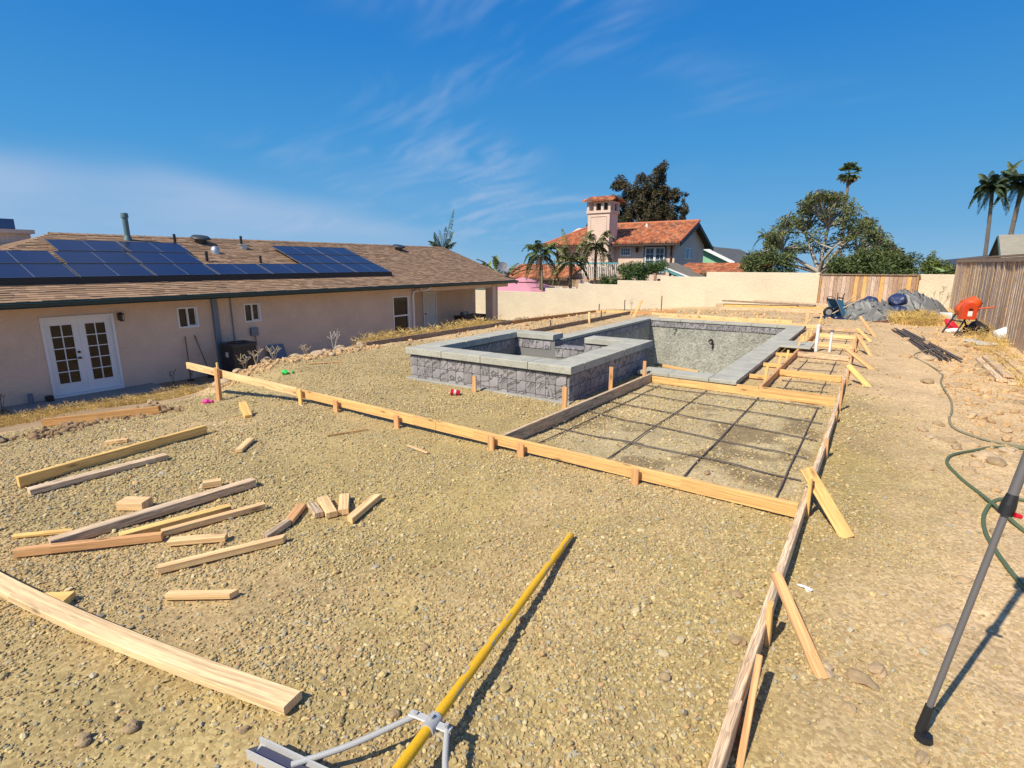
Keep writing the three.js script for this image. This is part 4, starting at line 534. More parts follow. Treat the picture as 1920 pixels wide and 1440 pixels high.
  const piers = []; for (const x of [-20.42, -19.82, -19.18, -18.58]) piers.push(box(x, x + 0.2, 5.82, 6.4, -40.83, -40.63)); for (const z of [-41.45, ZF - 0.38]) piers.push(box(-18.58, -18.38, 5.82, 6.4, z, z + 0.2), box(-20.42, -20.22, 5.82, 6.4, z, z + 0.2)); piers.push(box(-20.45, -18.35, 6.4, 6.5, ZF - 0.4, -40.6), box(-20.1, -18.7, 5.83, 6.39, ZF, -41.0));
  part('cap_piers', piers, M.pinkStucco, ch); part('cap_core', box(-20.0, -18.8, 5.84, 6.38, -41.9, -40.95), std([0.03, 0.05, 0.06], 0.8), ch);
  part('cap_tiles', [tileRoof([-20.75, 6.5, -40.3], [2.7, 0, 0], [0, 0.42, -1.1], 10, 4, 0.12, 0.12), tileRoof([-18.05, 6.5, -42.7], [-2.7, 0, 0], [0, 0.42, 1.2], 10, 4, 0.12, 0.12)], M.terra, ch); part('chimney_trim', frameZ(-20.12, -18.68, 2.0, 5.4, -40.699, 0.05, 0.04), M.pinkStucco, ch);
  // balcony with pickets and a teal rail
  const bl = part('balcony', box(-24, -17.4, 0.28, 0.5, ZF, -40.3), M.tanStucco, h); part('balcony_rail', boardGeo([-24, 1.66, -40.35], [-17.4, 1.66, -40.35], 0.1, 0.12), M.teal, bl); for (let x = -23.9; x < -17.4; x += 0.16) part('picket', box(x, x + 0.07, 0.5, 1.66, -40.38, -40.32), std([0.66, 0.62, 0.54], 0.8), bl);
  part('lower_dark_room', box(-24, -17.5, -2, 0.27, ZF + 0.01, -41.2), M.tanStucco, h);
  for (const x of [-19.6, -16.9]) part('roof_vent', rod([x, 4.55, -44.8], [x, 4.95, -44.8], 0.1, 0.1, 8, true), M.white, roof);

  const l = thing('tiled_annex', 'low tan building with bright orange tile roof behind the pink parasol', 'building'); part('wall', box(-27, -18.8, -2, 0.42, -41.5, -38.3), M.tanStucco, l); const lr = part('roof', slab([[-27.2, 0.5, -37.9], [-20.6, 0.5, -37.9], [-20.6, 1.58, -41.3], [-27.2, 1.58, -41.3]], 0.12), std([0.1, 0.06, 0.05], 0.9), l); part('roof_tiles', tileRoof([-27.2, 0.52, -37.88], [6.6, 0, 0], [0, 1.08, -3.4], 26, 10), M.terra, lr, 'stuff'); for (const x of [-21.9, -20.7]) gridWindow(l, x, x + 0.7, -0.9, -0.15, -38.3, 2, 1);
  const c = thing('patio_cover', 'small gabled patio roof with teal rafters and white edge behind the wall', 'patio cover'); const ap = [-11.75, 1.74], L0 = [-13.6, 0.98], R0 = [-9.1, 0.75];
  part('roof', [slab([[L0[0], L0[1], -32.9], [ap[0], ap[1], -32.9], [ap[0], ap[1], -37], [L0[0], L0[1], -37]].reverse(), 0.06), slab([[ap[0], ap[1], -32.9], [R0[0], R0[1], -32.9], [R0[0], R0[1], -37], [ap[0], ap[1], -37]].reverse(), 0.06)], std([0.3, 0.25, 0.2], 0.95, { map: rep(concMap, 0.7) }), c);
  part('white_rake', [boardGeo([L0[0], L0[1] - 0.09, -32.87], [ap[0], ap[1] - 0.09, -32.87], 0.04, 0.09), boardGeo([R0[0], R0[1] - 0.09, -32.87], [ap[0], ap[1] - 0.09, -32.87], 0.04, 0.09)], M.white, c); part('rafter', boardGeo([L0[0], L0[1] - 0.24, -32.92], [ap[0], ap[1] - 0.26, -32.92], 0.06, 0.15), M.teal, c); part('rafter', boardGeo([R0[0], R0[1] - 0.24, -32.92], [ap[0], ap[1] - 0.26, -32.92], 0.06, 0.15), M.teal, c); part('post', box(-11.82, -11.68, -1.7, 1.5, -33.1, -32.97), std([0.4, 0.26, 0.18], 0.8), c); part('ridge_beam', box(-11.83, -11.67, 1.3, 1.5, -37, -33.11), M.teal, c); part('back_wall', box(-13, -9, -1.7, 0.65, -37.2, -37), M.tanStucco, c); for (const x of [-13.0, -9.1]) part('post', box(x - 0.07, x + 0.07, -1.7, 0.65, -33.2, -33), std([0.4, 0.26, 0.18], 0.8), c);
  const o = thing('tiled_shed', 'low orange tiled roof between the patio cover and the coral tree', 'building'); part('wall', box(-11.6, -6.2, -2, 1.0, -40, -36.5), M.tanStucco, o); const orf = part('roof', slab([[-11.8, 1.05, -36], [-6.0, 1.05, -36], [-6.2, 1.66, -40], [-11.8, 1.7, -40]], 0.1), std([0.1, 0.06, 0.05], 0.9), o); part('roof_tiles', tileRoof([-11.8, 1.07, -35.98], [5.8, 0, 0], [0, 0.6, -4.0], 24, 11), M.terra, orf, 'stuff');
  const gh = thing('green_house', 'mint green house with grey shingle roof and white bargeboard', 'house'); { const s = new THREE.Shape(); s.moveTo(-19, -2); s.lineTo(-13.3, -2); s.lineTo(-13.3, 2.0); s.lineTo(-15.9, 3.25); s.lineTo(-19, 1.9); s.closePath(); const q = new THREE.ExtrudeGeometry(s, { depth: 18, bevelEnabled: false }); q.translate(0, 0, -76); part('wall', q, M.mint, gh); } part('roof', [slab([[-15.9, 3.5, -57.4], [-12.5, 1.85, -57.4], [-12.5, 1.85, -76], [-15.9, 3.5, -76]].reverse(), 0.1), slab([[-19.3, 1.85, -57.4], [-15.9, 3.5, -57.4], [-15.9, 3.5, -76], [-19.3, 1.85, -76]].reverse(), 0.1)], std([0.16, 0.16, 0.16], 0.95, { map: rep(concMap, 0.5) }), gh); part('bargeboard', [boardGeo([-12.5, 1.6, -57.37], [-15.9, 3.25, -57.37], 0.08, 0.3)], M.white, gh); part('eave_board', boardGeo([-12.46, 1.66, -57.4], [-12.46, 1.66, -76], 0.06, 0.16), M.white, gh); part('side_window', box(-13.3, -13.26, 0.9, 1.6, -72, -59), std([0.02, 0.035, 0.03], 0.3), gh);
  const sr = thing('gabled_shed', 'grey shingled gable roof peeking over the plank fence', 'shed'); { const q = new THREE.Shape(); q.moveTo(29.2, -1); q.lineTo(31.6, -1); q.lineTo(31.6, 1.95); q.lineTo(30.4, 2.75); q.lineTo(29.2, 1.95); q.closePath(); part('wall', new THREE.ExtrudeGeometry(q, { depth: 5, bevelEnabled: false }).rotateY(Math.PI / 2).translate(3.95, 0, 0), std([0.13, 0.1, 0.09], 0.9), sr); part('roof', [slab([[3.75, 1.98, -28.9], [9, 1.98, -28.9], [9, 2.86, -30.4], [3.75, 2.86, -30.4]], 0.07), slab([[3.75, 2.86, -30.4], [9, 2.86, -30.4], [9, 1.98, -31.9], [3.75, 1.98, -31.9]], 0.07)], std([0.42, 0.38, 0.31], 0.95, { map: rep(concMap, 1) }), sr); part('rake_trim', [boardGeo([3.73, 1.84, -28.9], [3.73, 2.74, -30.4], 0.05, 0.1), boardGeo([3.73, 1.84, -31.9], [3.73, 2.74, -30.4], 0.05, 0.1)], std([0.06, 0.1, 0.09], 0.7), sr); }
  const lo = thing('dark_roofed_house', 'dark low roof just visible beside the plank fence', 'house'); part('roof', slab([[1.5, 1.42, -33], [5, 1.75, -33], [5, 2.2, -37], [1.5, 1.75, -37]], 0.12), std([0.05, 0.06, 0.08], 0.7), lo); part('wall', box(1.9, 5, -1.7, 1.3, -36.8, -33.3), std([0.3, 0.26, 0.22], 0.9), lo);
  // parasol
  const u = thing('pink_parasol', 'large pink patio parasol behind the low end of the wall', 'parasol', null, [-20.9, -0.05, -32]); const cn = (y0, r0, y1, r1) => { const f = new Faces(); for (let k = 0; k < 8; k++) { const a = k * Math.PI / 4, b = (k + 1) * Math.PI / 4, P = (q, r, y) => [Math.cos(q) * r, y, Math.sin(q) * r]; for (let s = 0; s < 3; s++) { const t = s / 3, t2 = (s + 1) / 3, yy = q => lerp(y1, y0, Math.pow(q, 0.85)); f.quad(P(a, lerp(r1, r0, t), yy(t)), P(b, lerp(r1, r0, t), yy(t)), P(b, lerp(r1, r0, t2), yy(t2)), P(a, lerp(r1, r0, t2), yy(t2))); } } return f.geo(); };
  const pk = std([0.6, 0.26, 0.33], 0.85); part('canopy', cn(0.48, 0.9, -0.12, 2.9), pk, u); part('vent_top', cn(0.82, 0.02, 0.52, 1.05), pk, u); { const f = new Faces(); for (let k = 0; k < 8; k++) { const a = k * Math.PI / 4, b = a + Math.PI / 4; f.quad([Math.cos(a) * 2.9, -0.32, Math.sin(a) * 2.9], [Math.cos(b) * 2.9, -0.32, Math.sin(b) * 2.9], [Math.cos(b) * 2.9, -0.12, Math.sin(b) * 2.9], [Math.cos(a) * 2.9, -0.12, Math.sin(a) * 2.9]); } part('valance', f.geo(), std([0.3, 0.03, 0.05], 0.8), u); } part('pole', rod([0, -1.75, 0], [0, 0.7, 0], 0.04), M.darkMetal, u);
  const bf = thing('bunting', 'string of small pale flags hanging by the palms', 'bunting', null, [-1, -0.1, -31.4]); for (let k = 0; k < 5; k++) part('flag', new Faces().quad([-15.1 + k * 0.22, 0.78 - k * 0.07, 0], [-14.92 + k * 0.22, 0.72 - k * 0.07, 0.01], [-14.95 + k * 0.22, 0.5 - k * 0.07, 0.03], [-15.08 + k * 0.22, 0.54 - k * 0.07, 0.02]).geo(), std([0.75, 0.68, 0.66], 0.9, { side: THREE.DoubleSide }), bf); part('string', tube([[-15.3, 0.86, 0], [-14.6, 0.6, 0], [-13.9, 0.44, 0]], 0.01), M.white, bf);
}

// ---------- trees and palms ----------
const leafMat = (r, g, b) => std([r, g, b], 0.65, { side: THREE.DoubleSide, vertexColors: true });
const LM = { green: leafMat(1, 1, 1) };
const tint = (c, a = 0.7, b = 1.3) => { const f = rr(a, b); return [c[0] * f * rr(0.9, 1.15), c[1] * f, c[2] * f * rr(0.85, 1.1)]; };
// one feather frond: arching rib with drooping leaflets, along +x from the origin
function frond(L, rise, droop, nl, ll, col, ragged = 0) {
  const f = new Faces(), P = t => [L * t * (1 - 0.12 * t), rise * L * t - droop * L * t * t, 0];
  for (let k = 0; k < 10; k++) { const a = P(k / 10), b = P((k + 1) / 10), w = 0.025 * (1 - k / 11); f.quad([a[0], a[1], -w], [b[0], b[1], -w], [b[0], b[1], w], [a[0], a[1], w], null, [col[0] * 1.3, col[1] * 1.1, col[2]]); }
  for (let k = 1; k <= nl; k++) { const t = 0.12 + 0.88 * k / nl, p = P(t), len = ll * Math.sin(Math.PI * Math.pow(t, 0.7) * 0.92 + 0.12) * rr(0.8, 1.1); if (rnd() < ragged) continue; for (const s of [-1, 1]) { const c = tint(col), w = 0.03 + 0.02 * rnd(), dz = s * len * 0.72, dx = len * 0.55, dy = -len * rr(0.25, 0.6); f.tri([p[0] - w, p[1], 0], [p[0] + w, p[1] + 0.01, 0], [p[0] + dx * 0.55, p[1] + dy * 0.35 + 0.03, dz * 0.6], 0, 0, 0, c); f.tri([p[0] + dx * 0.5 - w, p[1] + dy * 0.3, dz * 0.55], [p[0] + dx * 0.55 + w, p[1] + dy * 0.35 + 0.02, dz * 0.6], [p[0] + dx, p[1] + dy, dz], 0, 0, 0, c); f.tri([p[0] - w, p[1], 0], [p[0] + dx * 0.55 + w, p[1] + dy * 0.35 + 0.02, dz * 0.6], [p[0] + dx * 0.5 - w, p[1] + dy * 0.3, dz * 0.55], 0, 0, 0, c); } }
  return f.geo();
}
function palm(name, label, [x, y, z], H, r, nf, L, col, o = {}) {
  const t = thing(name, label, 'palm tree', o.group, [x, y, z]); const bend = o.bend || [0, 0];
  const pts = []; for (let k = 0; k <= 8; k++) { const q = k / 8; pts.push([bend[0] * q * q, H * q, bend[1] * q * q]); }
  part('trunk', pts.slice(0, 8).map((p, k) => rod(p, pts[k + 1], r * (1.15 - 0.035 * k), r * (1.02 - 0.035 * k), 9)), o.bark || std([0.22, 0.17, 0.12], 0.95, { bumpMap: rep(stuccoBump, 3, 8), bumpScale: 0.03 }), t);
  const top = pts[8]; if (o.shaft) part('crownshaft', rod(top, [top[0], top[1] + o.shaft, top[2]], r * 1.15, r * 0.6, 9), std([0.3, 0.34, 0.13], 0.6), t);
  for (let k = 0; k < nf; k++) { const a = k * 2.4 + rr(-0.3, 0.3), q = k / nf, up = lerp(o.up ?? 1.4, o.down ?? -0.1, q) + rr(-0.35, 0.35); const m = part('frond', frond(L * rr(0.7, 1.15), up, (o.droop ?? 0.9) * rr(0.8, 1.2), o.nl || 26, L * (o.ll || 0.3), q > 0.85 && o.dead ? [0.3, 0.22, 0.11] : col, o.ragged || 0.05), LM.green, t); m.position.set(top[0], top[1] + (o.shaft || 0) * (1 - q * 0.4), top[2]); m.rotation.y = o.wind ? lerp(a, o.wind, o.windy ?? 0.3) : a; m.rotation.x = rr(-0.2, 0.2); }
  return t;
}
function fanPalm(name, label, [x, y, z], H, r, nf, L, col, group) {
  const t = thing(name, label, 'palm tree', group, [x, y, z]); part('trunk', rod([0.4, 0, 0], [0, H, 0], r * 1.3, r, 9), std([0.24, 0.17, 0.12], 0.95), t);
  for (let k = 0; k < nf; k++) { const f = new Faces(), el = clamp(lerp(1.4, -1.2, k / nf) + rr(-0.4, 0.4), -1.4, 1.5), c = el < -0.7 ? [0.2, 0.14, 0.07] : col; f.quad([0, 0, -0.03], [L * 0.5, 0, -0.03], [L * 0.5, 0, 0.03], [0, 0, 0.03], null, c); for (let b = 0; b < 13; b++) { const a = (b / 12 - 0.5) * 2.5, R = L * 0.62 * rr(0.7, 1.2), e = a + 0.1; const cc = tint(c); f.tri([L * 0.45, 0, 0], [L * 0.45 + Math.cos(a - 0.1) * R * 0.8, 0.03, Math.sin(a - 0.1) * R * 0.8], [L * 0.45 + Math.cos(a) * R, -R * 0.22, Math.sin(a) * R], 0, 0, 0, cc); f.tri([L * 0.45, 0, 0], [L * 0.45 + Math.cos(a) * R, -R * 0.22, Math.sin(a) * R], [L * 0.45 + Math.cos(e) * R * 0.8, 0.03, Math.sin(e) * R * 0.8], 0, 0, 0, cc); } const m = part('frond', f.geo(), LM.green, t); m.position.set(0, H, 0); m.rotation.order = 'YZX'; m.rotation.y = k * 2.4; m.rotation.z = el; }
  return t;
}
// a mass of leaves: clumps of small blades through ellipsoids
function leaves(clumps, per, size, cols, flat = 1) { const f = new Faces(); for (const [cx, cy, cz, r, ry] of clumps) { const n = Math.round(per * r * r); for (let k = 0; k < n; k++) { const a = rr(0, 6.283), u = rr(-1, 1), q = Math.pow(rnd(), 0.45), s = Math.sqrt(1 - u * u); const p = [cx + Math.cos(a) * s * r * q, cy + u * (ry || r) * q * flat, cz + Math.sin(a) * s * r * q], d = V(rr(-1, 1), rr(-0.8, 0.6), rr(-1, 1)).normalize(), e = V(rr(-1, 1), rr(-1, 1), rr(-1, 1)).cross(d).normalize(), L = size * rr(0.7, 1.3), w = L * 0.22, c = tint(cols[Math.floor(rnd() * cols.length)]); const A = [p[0] - e.x * w, p[1] - e.y * w, p[2] - e.z * w], B = [p[0] + e.x * w, p[1] + e.y * w, p[2] + e.z * w], T = [p[0] + d.x * L, p[1] + d.y * L, p[2] + d.z * L], S = [p[0] - d.x * L * 0.8, p[1] - d.y * L * 0.8, p[2] - d.z * L * 0.8]; f.tri(A, B, T, 0, 0, 0, c); f.tri(B, A, S, 0, 0, 0, c); } } return f.geo(); }
{
  const kg = [0.1, 0.14, 0.035], kg2 = [0.075, 0.12, 0.03];
  palm('king_palm', 'twin trunked palm with full dark crown before the orange roof', [-18.87, -1.9, -31], 3.9, 0.085, 24, 1.45, kg, { shaft: 0.35, up: 1.7, down: -0.5, droop: 1.1, ragged: 0.08, nl: 34, dead: true });
  { const t = scene.children[scene.children.length - 1]; part('trunk', rod([0.28, 0, 0.1], [0.1, 3.5, 0], 0.085, 0.06, 9), std([0.24, 0.2, 0.13], 0.95), t); }
  palm('king_palm', 'palm with one upright young leaf before the pink chimney left side', [-16.62, -1.9, -31], 3.4, 0.12, 20, 1.45, [0.13, 0.15, 0.045], { shaft: 0.4, up: 2.2, down: -0.6, droop: 1.2, ragged: 0.15, nl: 32, dead: true });
  palm('king_palm', 'palm with drooping straw coloured leaves before the pink chimney', [-14.88, -1.9, -31], 4.4, 0.1, 20, 1.35, [0.16, 0.16, 0.06], { shaft: 0.4, up: 1.5, down: -0.7, droop: 1.3, ragged: 0.2, nl: 32, dead: true });
  palm('queen_palm', 'palm whose leaf tips rise over the brown ridge', [-29.2, -1.7, -33], 4.3, 0.14, 15, 1.35, [0.07, 0.1, 0.045], { up: 2.4, down: 0.4, droop: 0.7, nl: 30, dead: true });
  { const t = thing('bird_of_paradise_tree', 'clump of broad upright banana like leaves beyond the gable corner', 'tree', null, [-23.3, -1.7, -32]); part('stem', [rod([0, 0, 0], [0.1, 2.6, 0], 0.14, 0.1), rod([-0.6, 0, 0.1], [-0.9, 2.2, 0], 0.13, 0.08), rod([0.6, 0, 0.1], [1, 2.3, 0], 0.13, 0.08)], std([0.2, 0.16, 0.1], 0.9), t); for (let k = 0; k < 22; k++) { const f = new Faces(), L = rr(1, 1.6), c = [[0.12, 0.16, 0.045], [0.2, 0.24, 0.07], [0.08, 0.12, 0.04]][k % 3]; for (let s = 0; s < 6; s++) { const a = s / 6, b = (s + 1) / 6, W = q => 0.24 * Math.sin(Math.PI * Math.min(1, 0.12 + q * 0.88)), y = q => -0.35 * q * q * L; for (const sd of [-1, 1]) f.quad([0.5 + a * L, y(a), 0], [0.5 + b * L, y(b), 0], [0.5 + b * L - 0.02, y(b) + 0.08, sd * W(b)], [0.5 + a * L + 0.03, y(a) + 0.08, sd * W(a)], null, tint(c, 0.8, 1.2)); } f.quad([0, 0, -0.02], [0.55, 0, -0.02], [0.55, 0, 0.02], [0, 0, 0.02], null, c); const m = part('leaf', f.geo(), LM.green, t); m.rotation.order = 'YZX'; m.position.set(...[[0.1, 2.5, 0], [-0.9, 2.1, 0], [1, 2.2, 0]][k % 3]); m.rotation.y = k * 1.9; m.rotation.z = rr(0.35, 1.35); } }
  palm('queen_palm', 'left palm of the wind blown pair above the plank fence', [4.6, -1.7, -40], 7.4, 0.1, 28, 1.05, [0.075, 0.115, 0.055], { up: 2.0, down: -0.3, droop: 1.05, nl: 40, ll: 0.34, wind: 3.6, windy: 0.25, bend: [-0.3, 0], bark: std([0.36, 0.3, 0.25], 0.95, { bumpMap: rep(stuccoBump, 3, 8), bumpScale: 0.05 }) });
  palm('queen_palm', 'right palm of the wind blown pair above the plank fence', [5.35, -1.7, -40], 7.5, 0.12, 30, 1.2, [0.075, 0.115, 0.055], { up: 2.0, down: -0.4, droop: 1.0, nl: 42, ll: 0.34, bend: [0.15, 0], bark: std([0.36, 0.3, 0.25], 0.95, { bumpMap: rep(stuccoBump, 3, 8), bumpScale: 0.05 }) });
  fanPalm('fan_palm', 'tall thin fan palm rising behind the coral tree', [-5.0, -6, -80], 18.4, 0.15, 22, 1.3, [0.11, 0.15, 0.05]);
  palm('feather_palm', 'small distant palm left of the coral tree', [-12.65, -4, -75], 8.9, 0.2, 14, 1.6, [0.08, 0.11, 0.05], { up: 1.8, down: -0.2, droop: 0.9, nl: 24 });
  // eucalyptus
  { const t = thing('eucalyptus_tree', 'big dark olive brown eucalyptus behind the pink chimney', 'tree', null, [-28, -4, -75]); part('trunk', [rod([0, 0, 0], [0.3, 9, 0], 0.5, 0.35), rod([0.3, 9, 0], [-2.4, 14, 0.5], 0.3, 0.1), rod([0.3, 9, 0], [1.5, 16.5, 0], 0.3, 0.08), rod([0.3, 8.5, 0], [3.6, 12.5, 0.4], 0.25, 0.08), rod([-0.2, 7, 0], [-6.5, 11.5, 0.3], 0.25, 0.07)], std([0.3, 0.24, 0.19], 0.9), t);
    const cl = []; const add = (x, y, r, n = 5) => { for (let k = 0; k < n * 2; k++) cl.push([x + rr(-r, r) * 0.8, y + rr(-r, r) * 0.8, rr(-1.8, 1.8), r * rr(0.25, 0.5), r * rr(0.35, 0.6)]); };
    for (const [x, y, r] of [[-3.6, 15.6, 2.0], [-2.2, 14.2, 2.0], [-0.2, 16.0, 1.8], [0.9, 17.4, 1.4], [2.4, 15.8, 1.7], [0.4, 13.6, 2.2], [2.4, 13.0, 1.7], [4.0, 12.6, 1.3], [3.9, 14.6, 0.9], [3.6, 10.9, 1.4], [1.2, 11.2, 2.0], [-1.2, 11.4, 2.1], [-3.4, 12.0, 1.6], [-8, 11.6, 1.3], [-9, 10.6, 1.0], [-6.8, 11.0, 1.1], [-4.6, 13.6, 1.2]]) add(x, y, r); part('crown', leaves(cl, 560, 0.24, [[0.07, 0.058, 0.022], [0.05, 0.05, 0.02], [0.12, 0.075, 0.035], [0.04, 0.042, 0.018]]), LM.green, t); }
  // coral tree: pale limbs, flat parasols of leaves
  { const t = thing('coral_tree', 'spreading coral tree with pale bare limbs and flat leaf pads behind the gate', 'tree', null, [-3.2, -1.7, -36]); const wood = [], pads = []; const S = [];
    const limb = (p, q, r0, r1) => { const m = p.clone().lerp(q, 0.5).add(V(rr(-1, 1), rr(-0.2, 0.8), rr(-1, 1)).multiplyScalar(p.distanceTo(q) * 0.1)); const k = (r0 + r1) / 2; wood.push(rod([p.x, p.y, p.z], [m.x, m.y, m.z], r0, k, 7), rod([m.x, m.y, m.z], [q.x, q.y, q.z], k, r1, 7)); };
    const fork = V(0.12, 2.9, 0), envelope = [[-3.5, 3.7], [-2.6, 4.9], [-1.9, 5.9], [-0.9, 6.7], [-0.4, 7.3], [0.9, 7.1], [1.4, 6.3], [2.1, 5.8], [2.8, 4.9], [3.6, 4.0], [4.4, 3.1]];
    limb(V(-0.1, 0, 0), fork, 0.24, 0.17);
    const mains = [[-1.9, 4.2, 0.4], [-0.9, 5.2, -0.5], [0.3, 5.4, 0.2], [1.3, 4.7, -0.4], [1.9, 3.9, 0.5], [-2.3, 3.4, -0.3], [0.7, 4.2, 1.0], [2.6, 3.3, -0.2]].map(m => V(...m)); for (const m of mains) limb(fork, m, 0.12, 0.07);
    for (let k = 0; k < 200; k++) { const x = rr(-3.4, 4.3), top = ip(envelope, x) - 0.25, y = lerp(3.0, top, k % 3 ? Math.pow(rnd(), 0.55) : 1), q = V(x, Math.max(2.9, y), rr(-1.6, 1.6)); let m = mains[0]; for (const c of mains) if (c.distanceTo(q) + Math.max(0, c.y - q.y) < m.distanceTo(q) + Math.max(0, m.y - q.y)) m = c; limb(m, q, 0.05, 0.02); pads.push([q.x, q.y, q.z, rr(0.35, 0.7), rr(0.2, 0.38)]); if (k % 3 === 0) for (let e = 0; e < 2; e++) { const sx = q.x + rr(-0.3, 0.3), h = rr(0.15, 0.35); S.push(rod([sx, q.y, q.z], [sx + rr(-0.08, 0.08), q.y + h, q.z], 0.012, 0.03, 5)); } }
    part('trunk', wood, std([0.42, 0.36, 0.3], 0.9), t); part('flower_spikes', S, std([0.13, 0.07, 0.07], 0.8), t);
    part('crown', leaves(pads, 260, 0.13, [[0.12, 0.15, 0.04], [0.08, 0.11, 0.03], [0.17, 0.19, 0.065], [0.13, 0.13, 0.045]]), LM.green, t); }
  const bush = (name, label, [x, y, z], cl, per, size, cols, group) => { const t = thing(name, label, 'shrub', group, [x, y, z]); part('stems', cl.slice(0, 5).map(c => rod([c[0] * 0.3, 0, c[2] * 0.3], [c[0], c[1], c[2]], 0.05, 0.02, 5)), std([0.22, 0.17, 0.12], 0.9), t); part('crown', leaves(cl, per, size, cols), LM.green, t); return t; };
  const mass = (n, x0, x1, y0, y1, z0, z1, r0, r1) => { const a = []; for (let k = 0; k < n; k++) a.push([rr(x0, x1), rr(y0, y1), rr(z0, z1), rr(r0, r1)]); return a; };
  bush('dense_shrub', 'dense dark green shrub right of the coral tree trunk', [-0.8, -1.7, -34], [...mass(12, -1.6, 0.6, 3.0, 3.9, -0.5, 0.6, 0.4, 0.65), ...mass(18, -0.4, 2.3, 2.7, 3.7, -0.5, 0.6, 0.4, 0.6), ...mass(10, -1.6, 1.6, 2.2, 3.0, -0.4, 0.4, 0.4, 0.6)], 1300, 0.11, [[0.07, 0.105, 0.025], [0.1, 0.135, 0.035], [0.05, 0.08, 0.02], [0.14, 0.16, 0.05]]);
  bush('loose_shrub', 'mid green shrub left of the coral tree trunk', [-5.4, -1.7, -34], mass(30, -1.3, 1.5, 2.5, 3.8, -0.4, 0.5, 0.35, 0.55), 1200, 0.11, [[0.09, 0.12, 0.03], [0.12, 0.15, 0.045], [0.06, 0.085, 0.025]]);
  bush('rounded_shrub', 'bright yellow green rounded shrub beside the fence end', [2.0, -1.7, -32.2], [...mass(16, -0.55, 0.6, 2.7, 3.4, -0.3, 0.3, 0.28, 0.42), [-0.25, 3.65, 0, 0.2], [-0.2, 3.85, 0, 0.14]], 2200, 0.085, [[0.13, 0.17, 0.03], [0.09, 0.13, 0.025], [0.17, 0.2, 0.045]]);
  bush('creeping_vine', 'glossy green vine spilling over the patio cover corner', [-12.7, -1.8, -31], [...mass(16, -1.7, 0.2, 1.9, 2.7, -0.3, 0.3, 0.3, 0.45), ...mass(16, -0.6, 1.3, 2.5, 3.25, -0.8, 0.2, 0.35, 0.5), ...mass(10, 1.0, 2.0, 3.1, 3.5, -1.2, -0.6, 0.25, 0.36)], 1700, 0.085, [[0.05, 0.1, 0.018], [0.09, 0.16, 0.03], [0.035, 0.07, 0.014]]);
  bush('low_hedge', 'thin distant hedge above the orange annex roof', [-24.2, -1.7, -47], mass(14, -2.6, 3.2, 3.2, 3.7, -0.3, 0.3, 0.25, 0.45), 900, 0.14, [[0.06, 0.09, 0.03], [0.04, 0.07, 0.022]]);
  { const t = thing('banana_plant', 'pale green banana leaves in front of the rounded shrub', 'plant', null, [2.28, -1.5, -31]); for (let k = 0; k < 6; k++) { const f = new Faces(), L = rr(0.7, 1); for (let s = 0; s < 5; s++) { const a = s / 5, b = (s + 1) / 5, W = q => 0.13 * Math.sin(Math.PI * Math.min(1, 0.15 + q * 0.85)); for (const sd of [-1, 1]) f.quad([a * L, -0.3 * a * a, 0], [b * L, -0.3 * b * b, 0], [b * L, -0.3 * b * b + 0.04, sd * W(b)], [a * L, -0.3 * a * a + 0.04, sd * W(a)], null, tint([0.2, 0.27, 0.1], 0.85, 1.15)); } const m = part('leaf', f.geo(), LM.green, t); m.position.set(0, 2.75, 0); m.rotation.order = 'YZX'; m.rotation.y = k * 1.1; m.rotation.z = rr(0.3, 0.9); } part('stem', rod([0, 0, 0], [0, 2.8, 0], 0.09, 0.06), std([0.2, 0.24, 0.1], 0.7), t); }
}

